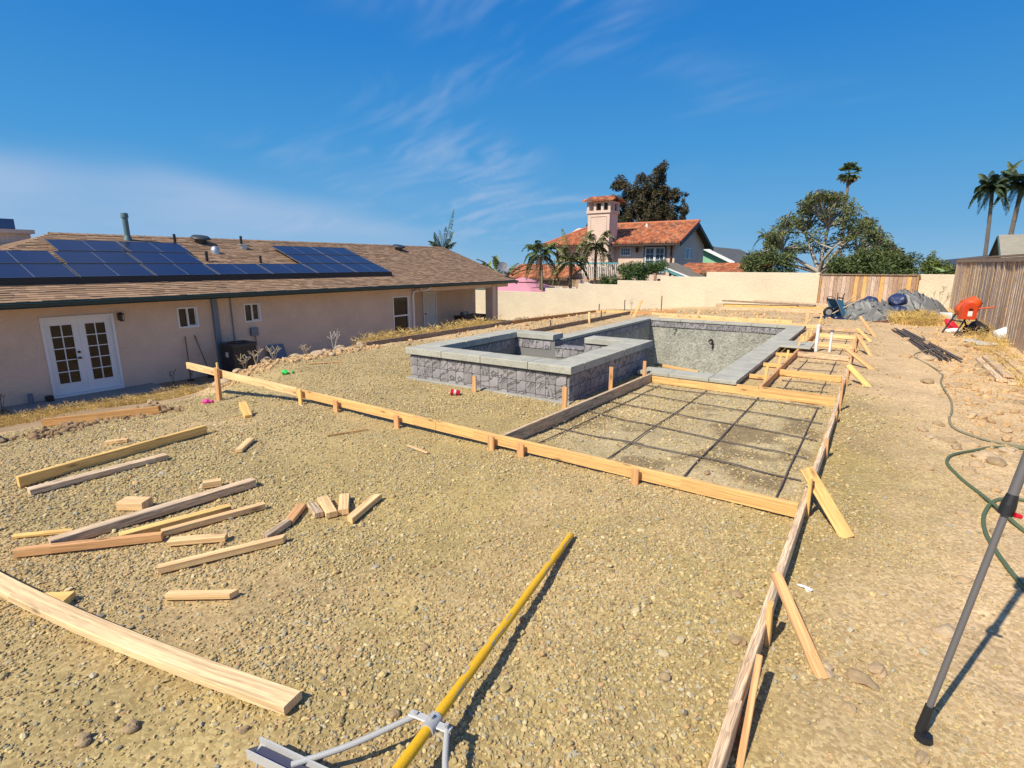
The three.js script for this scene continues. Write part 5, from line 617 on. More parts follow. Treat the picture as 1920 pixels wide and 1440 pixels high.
// ---------- loose lumber on the gravel ----------
const on = (x, z, d = 0.01) => [x, ground(x, z) + d, z];
const LUM = 'offcuts of lumber scattered on the gravel';
{
  const lay = (name, label, a, b, w, h, m, o) => plank(name, label, 'lumber', on(...a), on(...b), w, h, m, LUM, o);
  // long bowed board
  { const a = on(-4.1, -0.5, 0.015), b = on(-1.68, -0.96, 0.012); one('bowed_plank', 'long bowed pale plank lying flat with a pale sawn end', 'lumber', boardGeo(a, b, 0.09, 0.04, { seg: 16, c: 0.004, curve: t => [0.012 * Math.sin(t * Math.PI), 0.05 * 4 * t * (1 - t)] }), wood(0.86, 0.7, 0.5), LUM); }
  lay('timber', 'longest golden timber lying upslope of a paler one', [-5.38, -1.04], [-5.55, -2.55], 0.045, 0.085, M.firYellow); lay('timber', 'pale squared timber lying beside the longest golden one', [-5.13, -1.04], [-5.1, -1.98], 0.08, 0.045, M.greyPale);
  lay('timber', 'long weathered grey timber on edge', [-3.98, -0.85], [-3.86, -2.08], 0.07, 0.06, M.greyPale); lay('timber', 'reddish pointed stake tucked under the grey timber', [-4.02, -0.7], [-3.52, -1.28], 0.04, 0.05, M.firRed); lay('timber', 'splintered pale lath beside the grey timber', [-3.75, -1.13], [-3.6, -1.75], 0.06, 0.04, M.firYellow); lay('timber', 'straight orange lath beside the splintered one', [-3.58, -1.3], [-3.42, -1.9], 0.045, 0.04, M.firPale);
  lay('wood_offcut', 'short flat offcut below the orange lath', [-3.43, -1.28], [-3.2, -1.51], 0.06, 0.035, M.firPale); lay('timber', 'pointed orange stake lying alone below the grey timber', [-3.15, -1.1], [-2.87, -1.7], 0.045, 0.042, M.firPale, { cut: [0, -0.6] }); lay('timber', 'short stake lying above the bowed plank', [-2.86, -1.02], [-2.58, -1.22], 0.045, 0.03, M.firPale, { cut: [0, -0.6] });
  lay('wood_offcut', 'pointed offcut by itself on the open gravel', [-2.75, -2.1], [-2.87, -2.45], 0.06, 0.04, M.firPale, { cut: [-0.5, 0.4] }); lay('wood_offcut', 'flat orange offcut resting on a grey stick', [-3.05, -1.84], [-3.22, -2.06], 0.065, 0.03, M.firRed); lay('wood_offcut', 'grey weathered stick under the flat orange offcut', [-2.98, -1.63], [-3.05, -1.84], 0.045, 0.04, M.grey);
  lay('wood_offcut', 'square offcut, middle one of three in a row', [-3.17, -2.2], [-2.91, -2.08], 0.075, 0.04, M.firPale); lay('wood_offcut', 'square offcut, end one of three in a row nearest the pointed offcut', [-3.09, -2.33], [-2.88, -2.15], 0.07, 0.04, M.firPale); lay('wood_offcut', 'grey offcut, end one of three in a row nearest the grey stick', [-3.16, -2.1], [-2.98, -2.03], 0.06, 0.035, M.grey);
  lay('wood_block', 'thick square block beside the long grey timber', [-4.25, -1.33], [-4.1, -1.43], 0.11, 0.06, M.firPale); lay('wood_block', 'small square block beyond the grey timber', [-4.16, -1.84], [-4.1, -1.95], 0.06, 0.05, M.firPale); lay('wood_offcut', 'reddish flat offcut between the blocks and the form', [-4.7, -2.42], [-4.9, -2.66], 0.07, 0.03, M.firPale); plank('wood_block', 'upright tilted block near the tall orange post', 'lumber', on(-5.75, -3.12, -0.02), on(-6.0, -3.2, 0.11), 0.08, 0.06, M.firYellow, LUM); lay('wood_offcut', 'small lath scrap upslope of the golden timber', [-6.22, -1.9], [-6.06, -2.04], 0.05, 0.03, M.firPale); lay('wood_offcut', 'corner of an offcut behind the bowed plank', [-3.36, -0.6], [-3.22, -0.72], 0.09, 0.04, M.firYellow);
  lay('timber', 'thin curled strip of wood near the reddish pointed stake', [-4.32, -0.76], [-4.1, -1.0], 0.035, 0.02, M.firYellow); lay('timber', 'dark board half buried at the edge of the soil', [-8.95, -2.1], [-7.55, -2.95], 0.05, 0.1, M.firDark); lay('wood_stick', 'thin dark stick on the open gravel left of the offcuts', [-4.42, -3.18], [-4.26, -3.56], 0.015, 0.012, M.firDark); lay('wood_stick', 'flat pale splinter between rake and spa', [-3.53, -3.42], [-3.24, -3.38], 0.03, 0.012, M.firPale); lay('wood_stick', 'reddish lath on the gravel near the slope edge', [-8.0, -5.5], [-7.65, -5.95], 0.035, 0.015, M.firRed);
  const cup = thing('red_cup', 'crumpled red cup lying in front of the spa', 'cup', null, on(-4.45, -5.2, 0.04), 0.6); part('cup', lathe([[0.001, -0.06], [0.03, -0.06], [0.042, 0.06], [0.04, 0.06], [0.028, -0.055]], 14).rotateZ(1.45), std([0.6, 0.01, 0.03], 0.4), cup); part('label', lathe([[0.0365, -0.01], [0.039, 0.02]], 14).rotateZ(1.45), std([0.75, 0.6, 0.6], 0.5), cup);
  one('green_bottle', 'crushed bright green bottle near the slope edge', 'bottle', [stoneGeo(4, 0.5, 0.5, 2).scale(0.085, 0.085, 0.055).translate(...on(-7.85, -4.95, 0.03)), stoneGeo(7, 0.6, 0.4, 1).scale(0.035, 0.035, 0.03).translate(...on(-7.76, -5.02, 0.03))], std([0.02, 0.55, 0.08], 0.35)); one('pink_cup', 'squashed pink plastic cup below the tall orange post', 'cup', [stoneGeo(5, 0.6, 0.45, 2).scale(0.07, 0.06, 0.055).translate(...on(-7.62, -3.56, 0.03)), stoneGeo(9, 0.6, 0.4, 1).scale(0.03, 0.03, 0.03).translate(...on(-7.55, -3.6, 0.03))], std([0.75, 0.06, 0.3], 0.45)); one('paper_scrap', 'crumpled white paper scrap beside the long grey form', 'litter', [stoneGeo(3, 0.6, 0.6, 1).scale(0.02, 0.02, 0.014).translate(...on(-0.12, -2.98, 0.012)), stoneGeo(6, 0.4, 0.6, 1).scale(0.022, 0.01, 0.01).translate(...on(-0.15, -3.0, 0.01))], M.white);
}
// ---------- rake ----------
{
  const grey = std([0.5, 0.49, 0.47], 0.5, { bumpMap: rep(stuccoBump, 8), bumpScale: 0.0006 }); const r = thing('landscape_rake', 'wide landscape rake with long yellow pole and grey braces', 'rake');
  const d = V(1.46, 0, 7.6).normalize(), n = V(d.z, 0, -d.x); const P = (s, h = 0) => V(-1.42, 0, -2.74).addScaledVector(d, s).setY(h); const A = s => { const p = P(s, lerp(0.035, 0.16, s / 2.2)); return [p.x, p.y, p.z]; };
  part('pole', rod(A(0), A(1.95), 0.0195, 0.0195, 16, true), M.yellow, r);
  const ck = A(1.64), hd = P(1.93); const K = (a, b, h) => { const p = hd.clone().addScaledVector(n, a).addScaledVector(d, b); return [p.x, h, p.z]; };
  part('clamp', [rod(A(1.61), A(1.675), 0.026, 0.026, 14, true), boardGeo([ck[0] - n.x * 0.09, ck[1] + 0.008, ck[2] - n.z * 0.09], [ck[0] - n.x * 0.02, ck[1] + 0.008, ck[2] - n.z * 0.02], 0.03, 0.008), boardGeo([ck[0] + n.x * 0.02, ck[1] + 0.0, ck[2] + n.z * 0.02], [ck[0] + n.x * 0.075, ck[1] - 0.002, ck[2] + n.z * 0.075], 0.032, 0.008)], grey, r);
  for (const [k, off] of [-0.065, 0.06, 0].entries()) { const p = [ck[0] + n.x * off, ck[1] + (k === 2 ? 0.024 : 0.012), ck[2] + n.z * off]; part('bolt', rod(p, [p[0], p[1] + 0.012, p[2]], 0.008, 0.008, 6, true), grey, r); }
  part('brace', tube([[ck[0] - n.x * 0.07, ck[1] + 0.005, ck[2] - n.z * 0.07], K(-0.22, -0.12, 0.11), K(-0.36, 0, 0.09)], 0.0105, 8), grey, r); part('brace', tube([[ck[0] + n.x * 0.06, ck[1] + 0.0, ck[2] + n.z * 0.06], K(0.13, -0.16, 0.11), K(0.3, 0.05, 0.09)], 0.0105, 8), grey, r);
  const h0 = K(-0.53, 0, 0.07), h1 = K(0.53, 0, 0.07); part('head_bar', sweep([[0, -0.03], [0.035, -0.03], [0.035, -0.025], [0.006, -0.024], [0.006, 0.024], [0.035, 0.025], [0.035, 0.03], [0, 0.03]], 1.06).applyMatrix4(mat4(V(...h0), V(...h1))), grey, r); part('slot_insert', boardGeo(K(-0.51, 0, 0.078), K(0.51, 0, 0.078), 0.035, 0.01), std([0.06, 0.06, 0.1], 0.5), r); for (let k = 0; k < 26; k++) part('tooth', rod(K(-0.5 + k * 0.04, 0.01, 0.07), K(-0.5 + k * 0.04, 0.035, 0.0), 0.005, 0.003, 6), grey, r);
}
// ---------- tripod ----------
{
  const t = thing('tripod', 'dark grey tripod with red lever standing on the dirt', 'tripod'), g = std([0.17, 0.16, 0.16], 0.5, { metalness: 0.3 }); const F = [0.32, 0.02, -2.2], T = [0.515, 1.45, -2.363]; const at = s => F.map((v, k) => lerp(v, T[k], s));
  for (const [f, main] of [[F, 1], [[1.25, 0.02, -2.75], 0], [[1.2, 0.02, -1.75], 0]]) { const q = s => f.map((v, k) => lerp(v, T[k] + (k === 0 ? (main ? 0 : 0.04) : 0), s)); part('leg', rod(q(0.03), q(0.64), 0.011, 0.011, 12), g, t); part('upper_leg', rod(q(0.62), q(1), 0.015, 0.015, 12), g, t); part('collar', [rod(q(0.6), q(0.625), 0.022, 0.021, 14, true), rod(q(0.625), q(0.65), 0.021, 0.016, 14, true)], M.black, t); part('lever', rod([q(0.606)[0] + 0.02, q(0.606)[1], q(0.606)[2] + 0.014], [q(0.606)[0] + 0.038, q(0.606)[1] - 0.004, q(0.606)[2] + 0.01], 0.009, 0.007, 8, true), std([0.6, 0.01, 0.02], 0.4), t); part('foot', [rod(q(0.0), q(0.05), 0.017, 0.015, 12, true), rod([f[0] + 0.012, 0.0, f[2] + 0.012], [f[0] + 0.012, 0.022, f[2] + 0.012], 0.03, 0.026, 10, true)], M.black, t); part('sleeve', rod(q(0.04), q(0.075), 0.0155, 0.0145, 12), M.black, t); }
  part('hub', rod([T[0] + 0.02, 1.4, T[2]], [T[0] + 0.02, 1.52, T[2]], 0.06, 0.05, 16, true), M.black, t);
}
// ---------- hoses ----------
{
  const hose = (name, label, pts, r, m) => { const P = pts.map(([x, z, h]) => on(x, z, (h || 0) + r)); return one(name, label, 'hose', tube(P, r, 8, P.length * 10), m); };
  const gh = std([0.1, 0.14, 0.07], 0.6), gh2 = std([0.24, 0.22, 0.14], 0.75);
  hose('garden_hose', 'long dusty hose winding through the dirt past the rebar bundle', [[0.95, -16.2], [0.98, -14.9], [1.08, -14.2], [1.12, -13.6], [1.0, -13.3, 0.05], [0.72, -12.9], [0.68, -12.2], [0.85, -11.4], [0.95, -10.6], [0.87, -9.6], [0.9, -8.6], [0.86, -7.9], [0.8, -7.4], [0.82, -7.1], [0.93, -6.9], [1.1, -6.75], [1.4, -6.72], [1.7, -6.9], [1.9, -7.3]], 0.012, gh2); hose('garden_hose', 'green hose looping behind the tripod over the cobbles', [[1.75, -6.5], [1.35, -6.62], [1.1, -6.6], [0.9, -6.35], [0.72, -6.05], [0.66, -5.75], [0.72, -5.4], [0.8, -5.1], [0.88, -4.75, 0.02], [0.98, -4.5], [1.12, -4.3], [1.3, -4.35], [1.38, -4.7], [1.25, -5.0], [1.05, -5.1], [0.9, -5.0], [0.79, -4.7], [0.75, -4.3], [0.77, -3.95], [0.82, -3.6], [0.95, -3.2], [1.2, -2.9]], 0.0125, gh);
  // bundle of reinforcing bars
  for (let k = 0; k < 14; k++) { const a = on(0.35 + k * 0.022 + rr(-0.02, 0.02), -16.8 + rr(-0.4, 0.3), 0.02), b = on(0.98 + k * 0.026 + rr(-0.03, 0.03), -12.3 + rr(-0.5, 0.3), 0.02); a[1] += 0.02 * (k % 3); b[1] += 0.02 * (k % 3); one('rebar_length', 'loose dark steel bar in the bundle on the dirt strip', 'rebar', rod(a, b, 0.014, 0.014, 6, true), M.steel, 'bundle of steel bars on the dirt'); }
}
// ---------- rocks ----------
{
  const geos = []; for (let k = 0; k < 8; k++) geos.push(stoneGeo(k + 3, rr(0.45, 0.7), 0.42, 2)); const ms = [[0.66, 0.46, 0.27], [0.6, 0.42, 0.24], [0.7, 0.51, 0.32], [0.5, 0.35, 0.2]].map(c => std(c, 0.92, { map: rep(concMap, 1) }));
  let n = 0; const rock = (x, z, s, label, group, m, sink = 0.08) => { const o = new THREE.Mesh(geos[n++ % 8], m || ms[n % 4]); shade(o); o.name = numbered('cobble'); scene.add(o); tagged(o, label, 'rock', group); o.position.set(x, ground(x, z) + s * sink, z); o.scale.setScalar(s); o.rotation.y = n * 1.7; return o; };
  const D = 'rounded tan cobble half sunk in the dirt strip', Gd = 'cobbles on the dirt strip';
  for (const [x, z, s] of [[0.5, -5.48, 0.05], [0.97, -6.19, 0.085], [1.02, -6.06, 0.08], [0.87, -5.88, 0.06], [0.8, -5.68, 0.06], [1.16, -6.49, 0.09], [1.3, -6.35, 0.06], [0.9, -6.55, 0.07], [0.78, -6.36, 0.06], [0.61, -6.59, 0.055], [0.74, -6.58, 0.06], [0.53, -6.85, 0.07], [0.69, -7.15, 0.055], [1.04, -7.82, 0.075], [0.71, -9.6, 0.09], [1.02, -9.52, 0.1], [1.13, -9.55, 0.07], [1.01, -10.63, 0.08], [1.6, -11.8, 0.11], [1.34, -11.38, 0.1], [1.51, -11.0, 0.12], [1.5, -9.04, 0.1], [1.6, -8.7, 0.08], [1.15, -8.46, 0.07], [0.54, -12.2, 0.1], [0.86, -12.28, 0.12], [0.95, -14.43, 0.1], [1.25, -15.3, 0.12], [0.6, -14.9, 0.09], [1.45, -13.5, 0.1], [1.3, -12.6, 0.09], [0.58, -3.59, 0.035], [0.32, -2.08, 0.03], [0.45, -2.98, 0.045], [0.13, -2.41, 0.05], [0.19, -2.5, 0.045], [0.1, -2.2, 0.025], [0.0, -2.38, 0.05], [0.81, -4.37, 0.04], [0.66, -4.6, 0.045], [1.5, -6.1, 0.07], [1.7, -7.6, 0.1], [1.9, -8.2, 0.09], [1.25, -7.2, 0.06], [0.35, -9.8, 0.05]]) rock(x, z, s, D, Gd);
  const E = 'brown stone lying loose among the gravel', Ge = 'larger stones in the gravel'; for (const [x, z, s] of [[-2.11, -0.57, 0.032], [-2.19, -0.45, 0.028], [-1.34, -1.16, 0.022], [-1.95, -1.67, 0.02], [-0.43, -2.71, 0.025], [-1.0, -4.3, 0.03], [-0.55, -1.95, 0.025], [-1.5, -1.5, 0.018], [-1.35, -1.8, 0.018], [-0.35, -2.35, 0.035], [-4.5, -1.5, 0.02], [-1.75, -0.8, 0.018]]) rock(x, z, s, E, Ge, ms[3], 0.35);
  const F = 'pale stone on the rubble at the slope edge', Gf = 'stones along the slope edge'; for (const [x, z, s] of [[-9.0, -5.9, 0.1], [-8.9, -6.5, 0.09], [-8.95, -6.9, 0.12], [-8.8, -7.3, 0.1], [-8.85, -7.1, 0.08], [-8.4, -6.3, 0.07], [-8.7, -6.2, 0.12], [-9.3, -5.5, 0.13], [-9.2, -4.9, 0.09], [-8.95, -4.5, 0.12], [-8.7, -6.7, 0.08], [-8.5, -7.0, 0.06]]) rock(x, z, s, F, Gf, ms[2], 0.3);
  const H = 'brown boulder at the soil edge near the french door', Gh = 'boulders at the soil edge'; for (const [x, z, s] of [[-7.9, -1.35, 0.16], [-7.7, -1.15, 0.1], [-8.6, -3.2, 0.09], [-9.5, -3.6, 0.1]]) rock(x, z, s, H, Gh, ms[3], 0.3);
  // crumbled soil along the edges
  const clod = stoneGeo(2, 0.7, 0.5, 1), L = []; const m4 = new THREE.Matrix4(), q = new THREE.Quaternion(); const put = (x, z, s) => { q.setFromEuler(new THREE.Euler(rr(0, 3), rr(0, 6), rr(0, 3))); m4.compose(V(x, ground(x, z) + s * 0.3, z), q, V(s, s, s)); L.push(m4.clone()); };
  for (let k = 0; k < 1400; k++) { const t = rnd(), x = lerp(-7.5, -9.2, rnd()) , z = lerp(-0.6, -3.3, t); if (fbm(x * 1.3, z * 1.3, 3, 351) < 0.48) continue; put(x + rr(-0.2, 0.2), z, 0.008 + 0.045 * Math.pow(rnd(), 4)); } for (let k = 0; k < 1500; k++) { const z = rr(-7.6, -4.4); put(lerp(-9.1, -8.5, rnd()) + rr(-0.25, 0.25) + (z > -5 ? -0.1 : 0), z, 0.01 + 0.035 * Math.pow(rnd(), 3)); } for (let k = 0; k < 1600; k++) put(rr(0.9, 2.25), rr(-17, -5), 0.01 + 0.035 * Math.pow(rnd(), 3)); for (let k = 0; k < 900; k++) put(rr(-8, 1.5), rr(-24, -17), 0.015 + 0.05 * Math.pow(rnd(), 3)); for (let k = 0; k < 500; k++) put(rr(-8.6, -7.1), rr(-17, -8), 0.012 + 0.04 * Math.pow(rnd(), 3));
  const im = shade(new THREE.InstancedMesh(clod, std([1, 1, 1], 0.97), L.length)); const c = new THREE.Color(); L.forEach((m, i) => { im.setMatrixAt(i, m); const p = V(0, 0, 0).setFromMatrixPosition(m), f = rr(0.75, 1.15); p.x < -7 && p.z > -4 ? c.setRGB(0.3 * f, 0.19 * f, 0.1 * f) : c.setRGB(0.55 * f, 0.36 * f, 0.18 * f); im.setColorAt(i, c); }); im.name = 'soil_clods'; scene.add(im); tagged(im, 'crumbled brown soil clods along the edges of the gravel', 'soil', null, 'stuff');
}
// ---------- dry grass and weeds ----------
{
  const tuft = (n, h, sp) => { const f = new Faces(); for (let k = 0; k < n; k++) { const a = rr(0, 6.28), r = rr(0, sp), x = Math.cos(a) * r, z = Math.sin(a) * r, lx = rr(-0.7, 0.7) * h, lz = rr(-0.7, 0.7) * h, hh = h * rr(0.4, 1), w = 0.004, b = rr(0, 3.14), wx = Math.cos(b) * w, wz = Math.sin(b) * w; f.tri([x - wx, 0, z - wz], [x + wx, 0, z + wz], [x + lx * 0.5, hh * 0.8, z + lz * 0.5]); f.tri([x + lx * 0.5 - wx * 0.5, hh * 0.75, z + lz * 0.5 - wz * 0.5], [x + lx * 0.5 + wx * 0.5, hh * 0.8, z + lz * 0.5 + wz * 0.5], [x + lx, hh * rr(0.6, 1.1), z + lz]); } return f.geo(); };
  const gs = [tuft(26, 0.2, 0.1), tuft(22, 0.26, 0.08)], lists = [[], []]; const add = (x, z, s) => lists[Math.floor(rnd() * 2)].push([x, z, s]);
  for (let k = 0; k < 1500; k++) { const z = rr(-6.6, 0.5), x = rr(-15.4, -12.2) - (z + 3) * 0.1; if (rnd() < ss(0.35, 0.6, fbm(x * 0.8, z * 0.8, 3, 301)) + 0.15) add(x, z, rr(0.45, 1)); } for (let k = 0; k < 260; k++) add(rr(-9.4, -8.9), rr(-12.5, -7.5), rr(0.7, 1.4)); for (let k = 0; k < 220; k++) add(rr(-18, -13), rr(-27, -24), rr(0.8, 1.6)); for (let k = 0; k < 170; k++) add(rr(1.7, 2.3), rr(-23, -9), rr(0.5, 1.3)); for (let k = 0; k < 170; k++) { const a = rr(0, 6.28), r = 0.55 * Math.sqrt(rnd()); add(0.95 + Math.cos(a) * r, -19.2 + Math.sin(a) * r, rr(1, 1.8)); }
  for (let k = 0; k < 90; k++) add(rr(-16.8, -15.6), rr(-16, -9), rr(0.6, 1.2));
  const root = new THREE.Group(); root.name = 'dry_grass'; scene.add(root); tagged(root, 'straw coloured dry grass along house, boards and fence', 'grass', null, 'stuff'); const c = new THREE.Color();
  lists.forEach((L, k) => { const im = shade(new THREE.InstancedMesh(gs[k], std([1, 1, 1], 0.8, { side: THREE.DoubleSide }), L.length)); L.forEach(([x, z, s], i) => { im.setMatrixAt(i, new THREE.Matrix4().compose(V(x, ground(x, z), z), new THREE.Quaternion().setFromAxisAngle(V(0, 1, 0), rr(0, 6.28)), V(s, s, s))); const f = rr(0.7, 1.2); im.setColorAt(i, c.setRGB(0.62 * f, 0.43 * f, 0.14 * f)); }); im.name = 'grass_tufts'; im.userData.kind = 'stuff'; root.add(im); });
  const weed = (label, x, z, h, n, col, group) => { const t = thing('dry_weed', label, 'weed', group, [x, ground(x, z), z]); const s = []; for (let k = 0; k < n; k++) { const a = rr(0, 6.28), e = [Math.cos(a) * h * 0.25, h * rr(0.6, 1), Math.sin(a) * h * 0.25]; s.push(rod([0, 0, 0], e, 0.005, 0.003, 4)); for (let q = 0; q < 4; q++) { const b = rr(0, 6.28); s.push(rod(e.map(v => v * rr(0.7, 1)), [e[0] + Math.cos(b) * 0.08, e[1] + rr(-0.02, 0.08), e[2] + Math.sin(b) * 0.08], 0.003, 0.005, 4)); } } part('stalks', s, std(col, 0.85), t); };
  for (const [x, z, h] of [[-16.3, -6.8, 0.4], [-16.2, -7.2, 0.45], [-16.6, -3.2, 0.45]]) weed('dark seeded weed standing by the house wall', x, z, h, 3, [0.07, 0.045, 0.03], 'weeds along the house wall'); for (const [x, z, h] of [[-9.3, -5.3, 0.28], [-9.2, -5.6, 0.3], [-9.15, -5.0, 0.25], [-9.1, -6.2, 0.24]]) weed('pale dry weed with branching heads on the slope edge', x, z, h, 5, [0.45, 0.36, 0.24], 'pale weeds on the slope edge'); weed('bleached forked twig stuck in the rubble', -8.95, -6.75, 0.42, 3, [0.62, 0.56, 0.47]); weed('tall thin dead weed in front of the wall by the mixer', 1.75, -24.2, 0.95, 5, [0.2, 0.15, 0.1]); weed('bleached weed clump by the wall behind the retaining board', -9.0, -22.5, 0.5, 6, [0.6, 0.5, 0.4]);
}
// ---------- things by the house ----------
{
  const a = thing('air_conditioner', 'black outdoor air conditioning unit with curved corners against the house wall', 'air conditioner', null, [-16.3, PADY, -8.78]); const rp = (w, r) => { const s = new THREE.Shape(); s.absarc(w - r, w - r, r, 0, Math.PI / 2); s.absarc(-w + r, w - r, r, Math.PI / 2, Math.PI); s.absarc(-w + r, -w + r, r, Math.PI, Math.PI * 1.5); s.absarc(w - r, -w + r, r, Math.PI * 1.5, Math.PI * 2); return s; }; const ex = (w, r, y0, y1, b = 0) => new THREE.ExtrudeGeometry(rp(w, r), { depth: y1 - y0, bevelEnabled: b > 0, bevelSize: b, bevelThickness: b, bevelSegments: 2, curveSegments: 6 }).rotateX(-Math.PI / 2).translate(0, y0, 0);
  const bk = std([0.022, 0.023, 0.026], 0.5); part('cabinet', ex(0.39, 0.08, 0.03, 0.92), bk, a); part('top_cover', ex(0.4, 0.1, 0.925, 0.99, 0.02), std([0.03, 0.032, 0.036], 0.45), a); part('base', ex(0.42, 0.08, 0, 0.03), M.concrete, a); for (let k = 0; k < 14; k++) part('louver', box(0.392, 0.402, 0.1 + k * 0.055, 0.125 + k * 0.055, -0.3, 0.3, 0.002), std([0.035, 0.036, 0.04], 0.5), a); part('fan_grille', [new THREE.TorusGeometry(0.3, 0.012, 6, 24).rotateX(Math.PI / 2).translate(0, 1.015, 0).toNonIndexed(), new THREE.TorusGeometry(0.2, 0.008, 6, 24).rotateX(Math.PI / 2).translate(0, 1.015, 0).toNonIndexed()], M.black, a); part('badge', box(0.403, 0.408, 0.56, 0.6, -0.13, 0.0, 0.002), std([0.5, 0.5, 0.52], 0.4), a); part('rating_plate', box(-0.05, 0.1, 0.6, 0.75, 0.391, 0.396, 0.001), std([0.6, 0.6, 0.58], 0.6), a);
  const tool = (label, z0, z1, head) => { const t = thing('garden_tool', label, 'garden tool', 'tools leaning on the house wall'); part('handle', rod([-16.6, PADY + 0.02, z0], [HX + 0.03, -0.42, z1], 0.017, 0.015, 7), std([0.16, 0.09, 0.05], 0.8), t); part('head', head, M.darkMetal, t); }; tool('upright hoe leaning on the house wall', -7.4, -7.55, box(-16.66, -16.5, PADY, PADY + 0.05, -7.46, -7.34)); tool('slanted spade leaning on the house wall', -8.0, -7.82, box(-16.62, -16.58, PADY - 0.05, PADY + 0.25, -8.1, -7.9));
  one('metal_sheet', 'blue grey panel propped against the house wall beside the air conditioner', 'panel', boardGeo([-16.6, PADY, -10.35], [HX + 0.05, -1.02, -10.35], 0.62, 0.03, { up: V(1, 0.2, 0) }), std([0.13, 0.17, 0.22], 0.5)); one('utility_box', 'small dark box on the concrete landing corner', 'box', box(-16.8, -16.66, PADY + 0.062, PADY + 0.2, -4.2, -4.06, 0.01), M.black);
  { const t = thing('patio_table', 'dark wooden table under the porch', 'table', null, [-17.6, PADY + 0.05, -21.9]); part('table_top', box(-0.4, 0.4, 0.68, 0.73, -0.9, 0.9), std([0.09, 0.05, 0.035], 0.6), t); for (const [x, z] of [[-0.33, -0.82], [0.33, -0.82], [-0.33, 0.82], [0.33, 0.82]]) part('leg', box(x - 0.04, x + 0.04, 0, 0.68, z - 0.04, z + 0.04), std([0.09, 0.05, 0.035], 0.6), t); part('apron', box(-0.36, 0.36, 0.56, 0.68, -0.8, 0.8), std([0.07, 0.04, 0.03], 0.6), t); const k = thing('bench_grinder', 'small grey machine standing on the porch table', 'machine', null, [-17.5, PADY + 0.78, -21.3]); part('body', [rod([0, 0.12, -0.15], [0, 0.12, 0.15], 0.09, 0.09, 12, true), box(-0.07, 0.07, 0, 0.1, -0.08, 0.08)], std([0.25, 0.25, 0.26], 0.5), k); for (const z of [-0.2, 0.2]) part('wheel', rod([0, 0.12, z - 0.02], [0, 0.12, z + 0.02], 0.1, 0.1, 14, true), std([0.15, 0.15, 0.15], 0.8), k);
    const c = thing('porch_chair', 'dark chair with a hooped back beside the porch table', 'chair', null, [-17.2, PADY + 0.05, -23.0]); const cw = std([0.1, 0.05, 0.03], 0.5); part('seat', lathe([[0.001, 0.46], [0.22, 0.46], [0.23, 0.43], [0.001, 0.42]], 16), cw, c); for (const [x, z] of [[-0.16, -0.16], [0.16, -0.16], [-0.16, 0.16], [0.16, 0.16]]) part('leg', rod([x * 1.25, 0, z * 1.25], [x, 0.43, z], 0.018), cw, c); part('hoop_back', tube([[-0.18, 0.45, -0.1], [-0.19, 0.8, -0.12], [-0.1, 1.0, -0.14], [0.1, 1.0, -0.14], [0.19, 0.8, -0.12], [0.18, 0.45, -0.1]], 0.016), cw, c); for (const x of [-0.09, 0, 0.09]) part('spindle', rod([x, 0.45, -0.1], [x, 0.97, -0.14], 0.008), cw, c); }
}
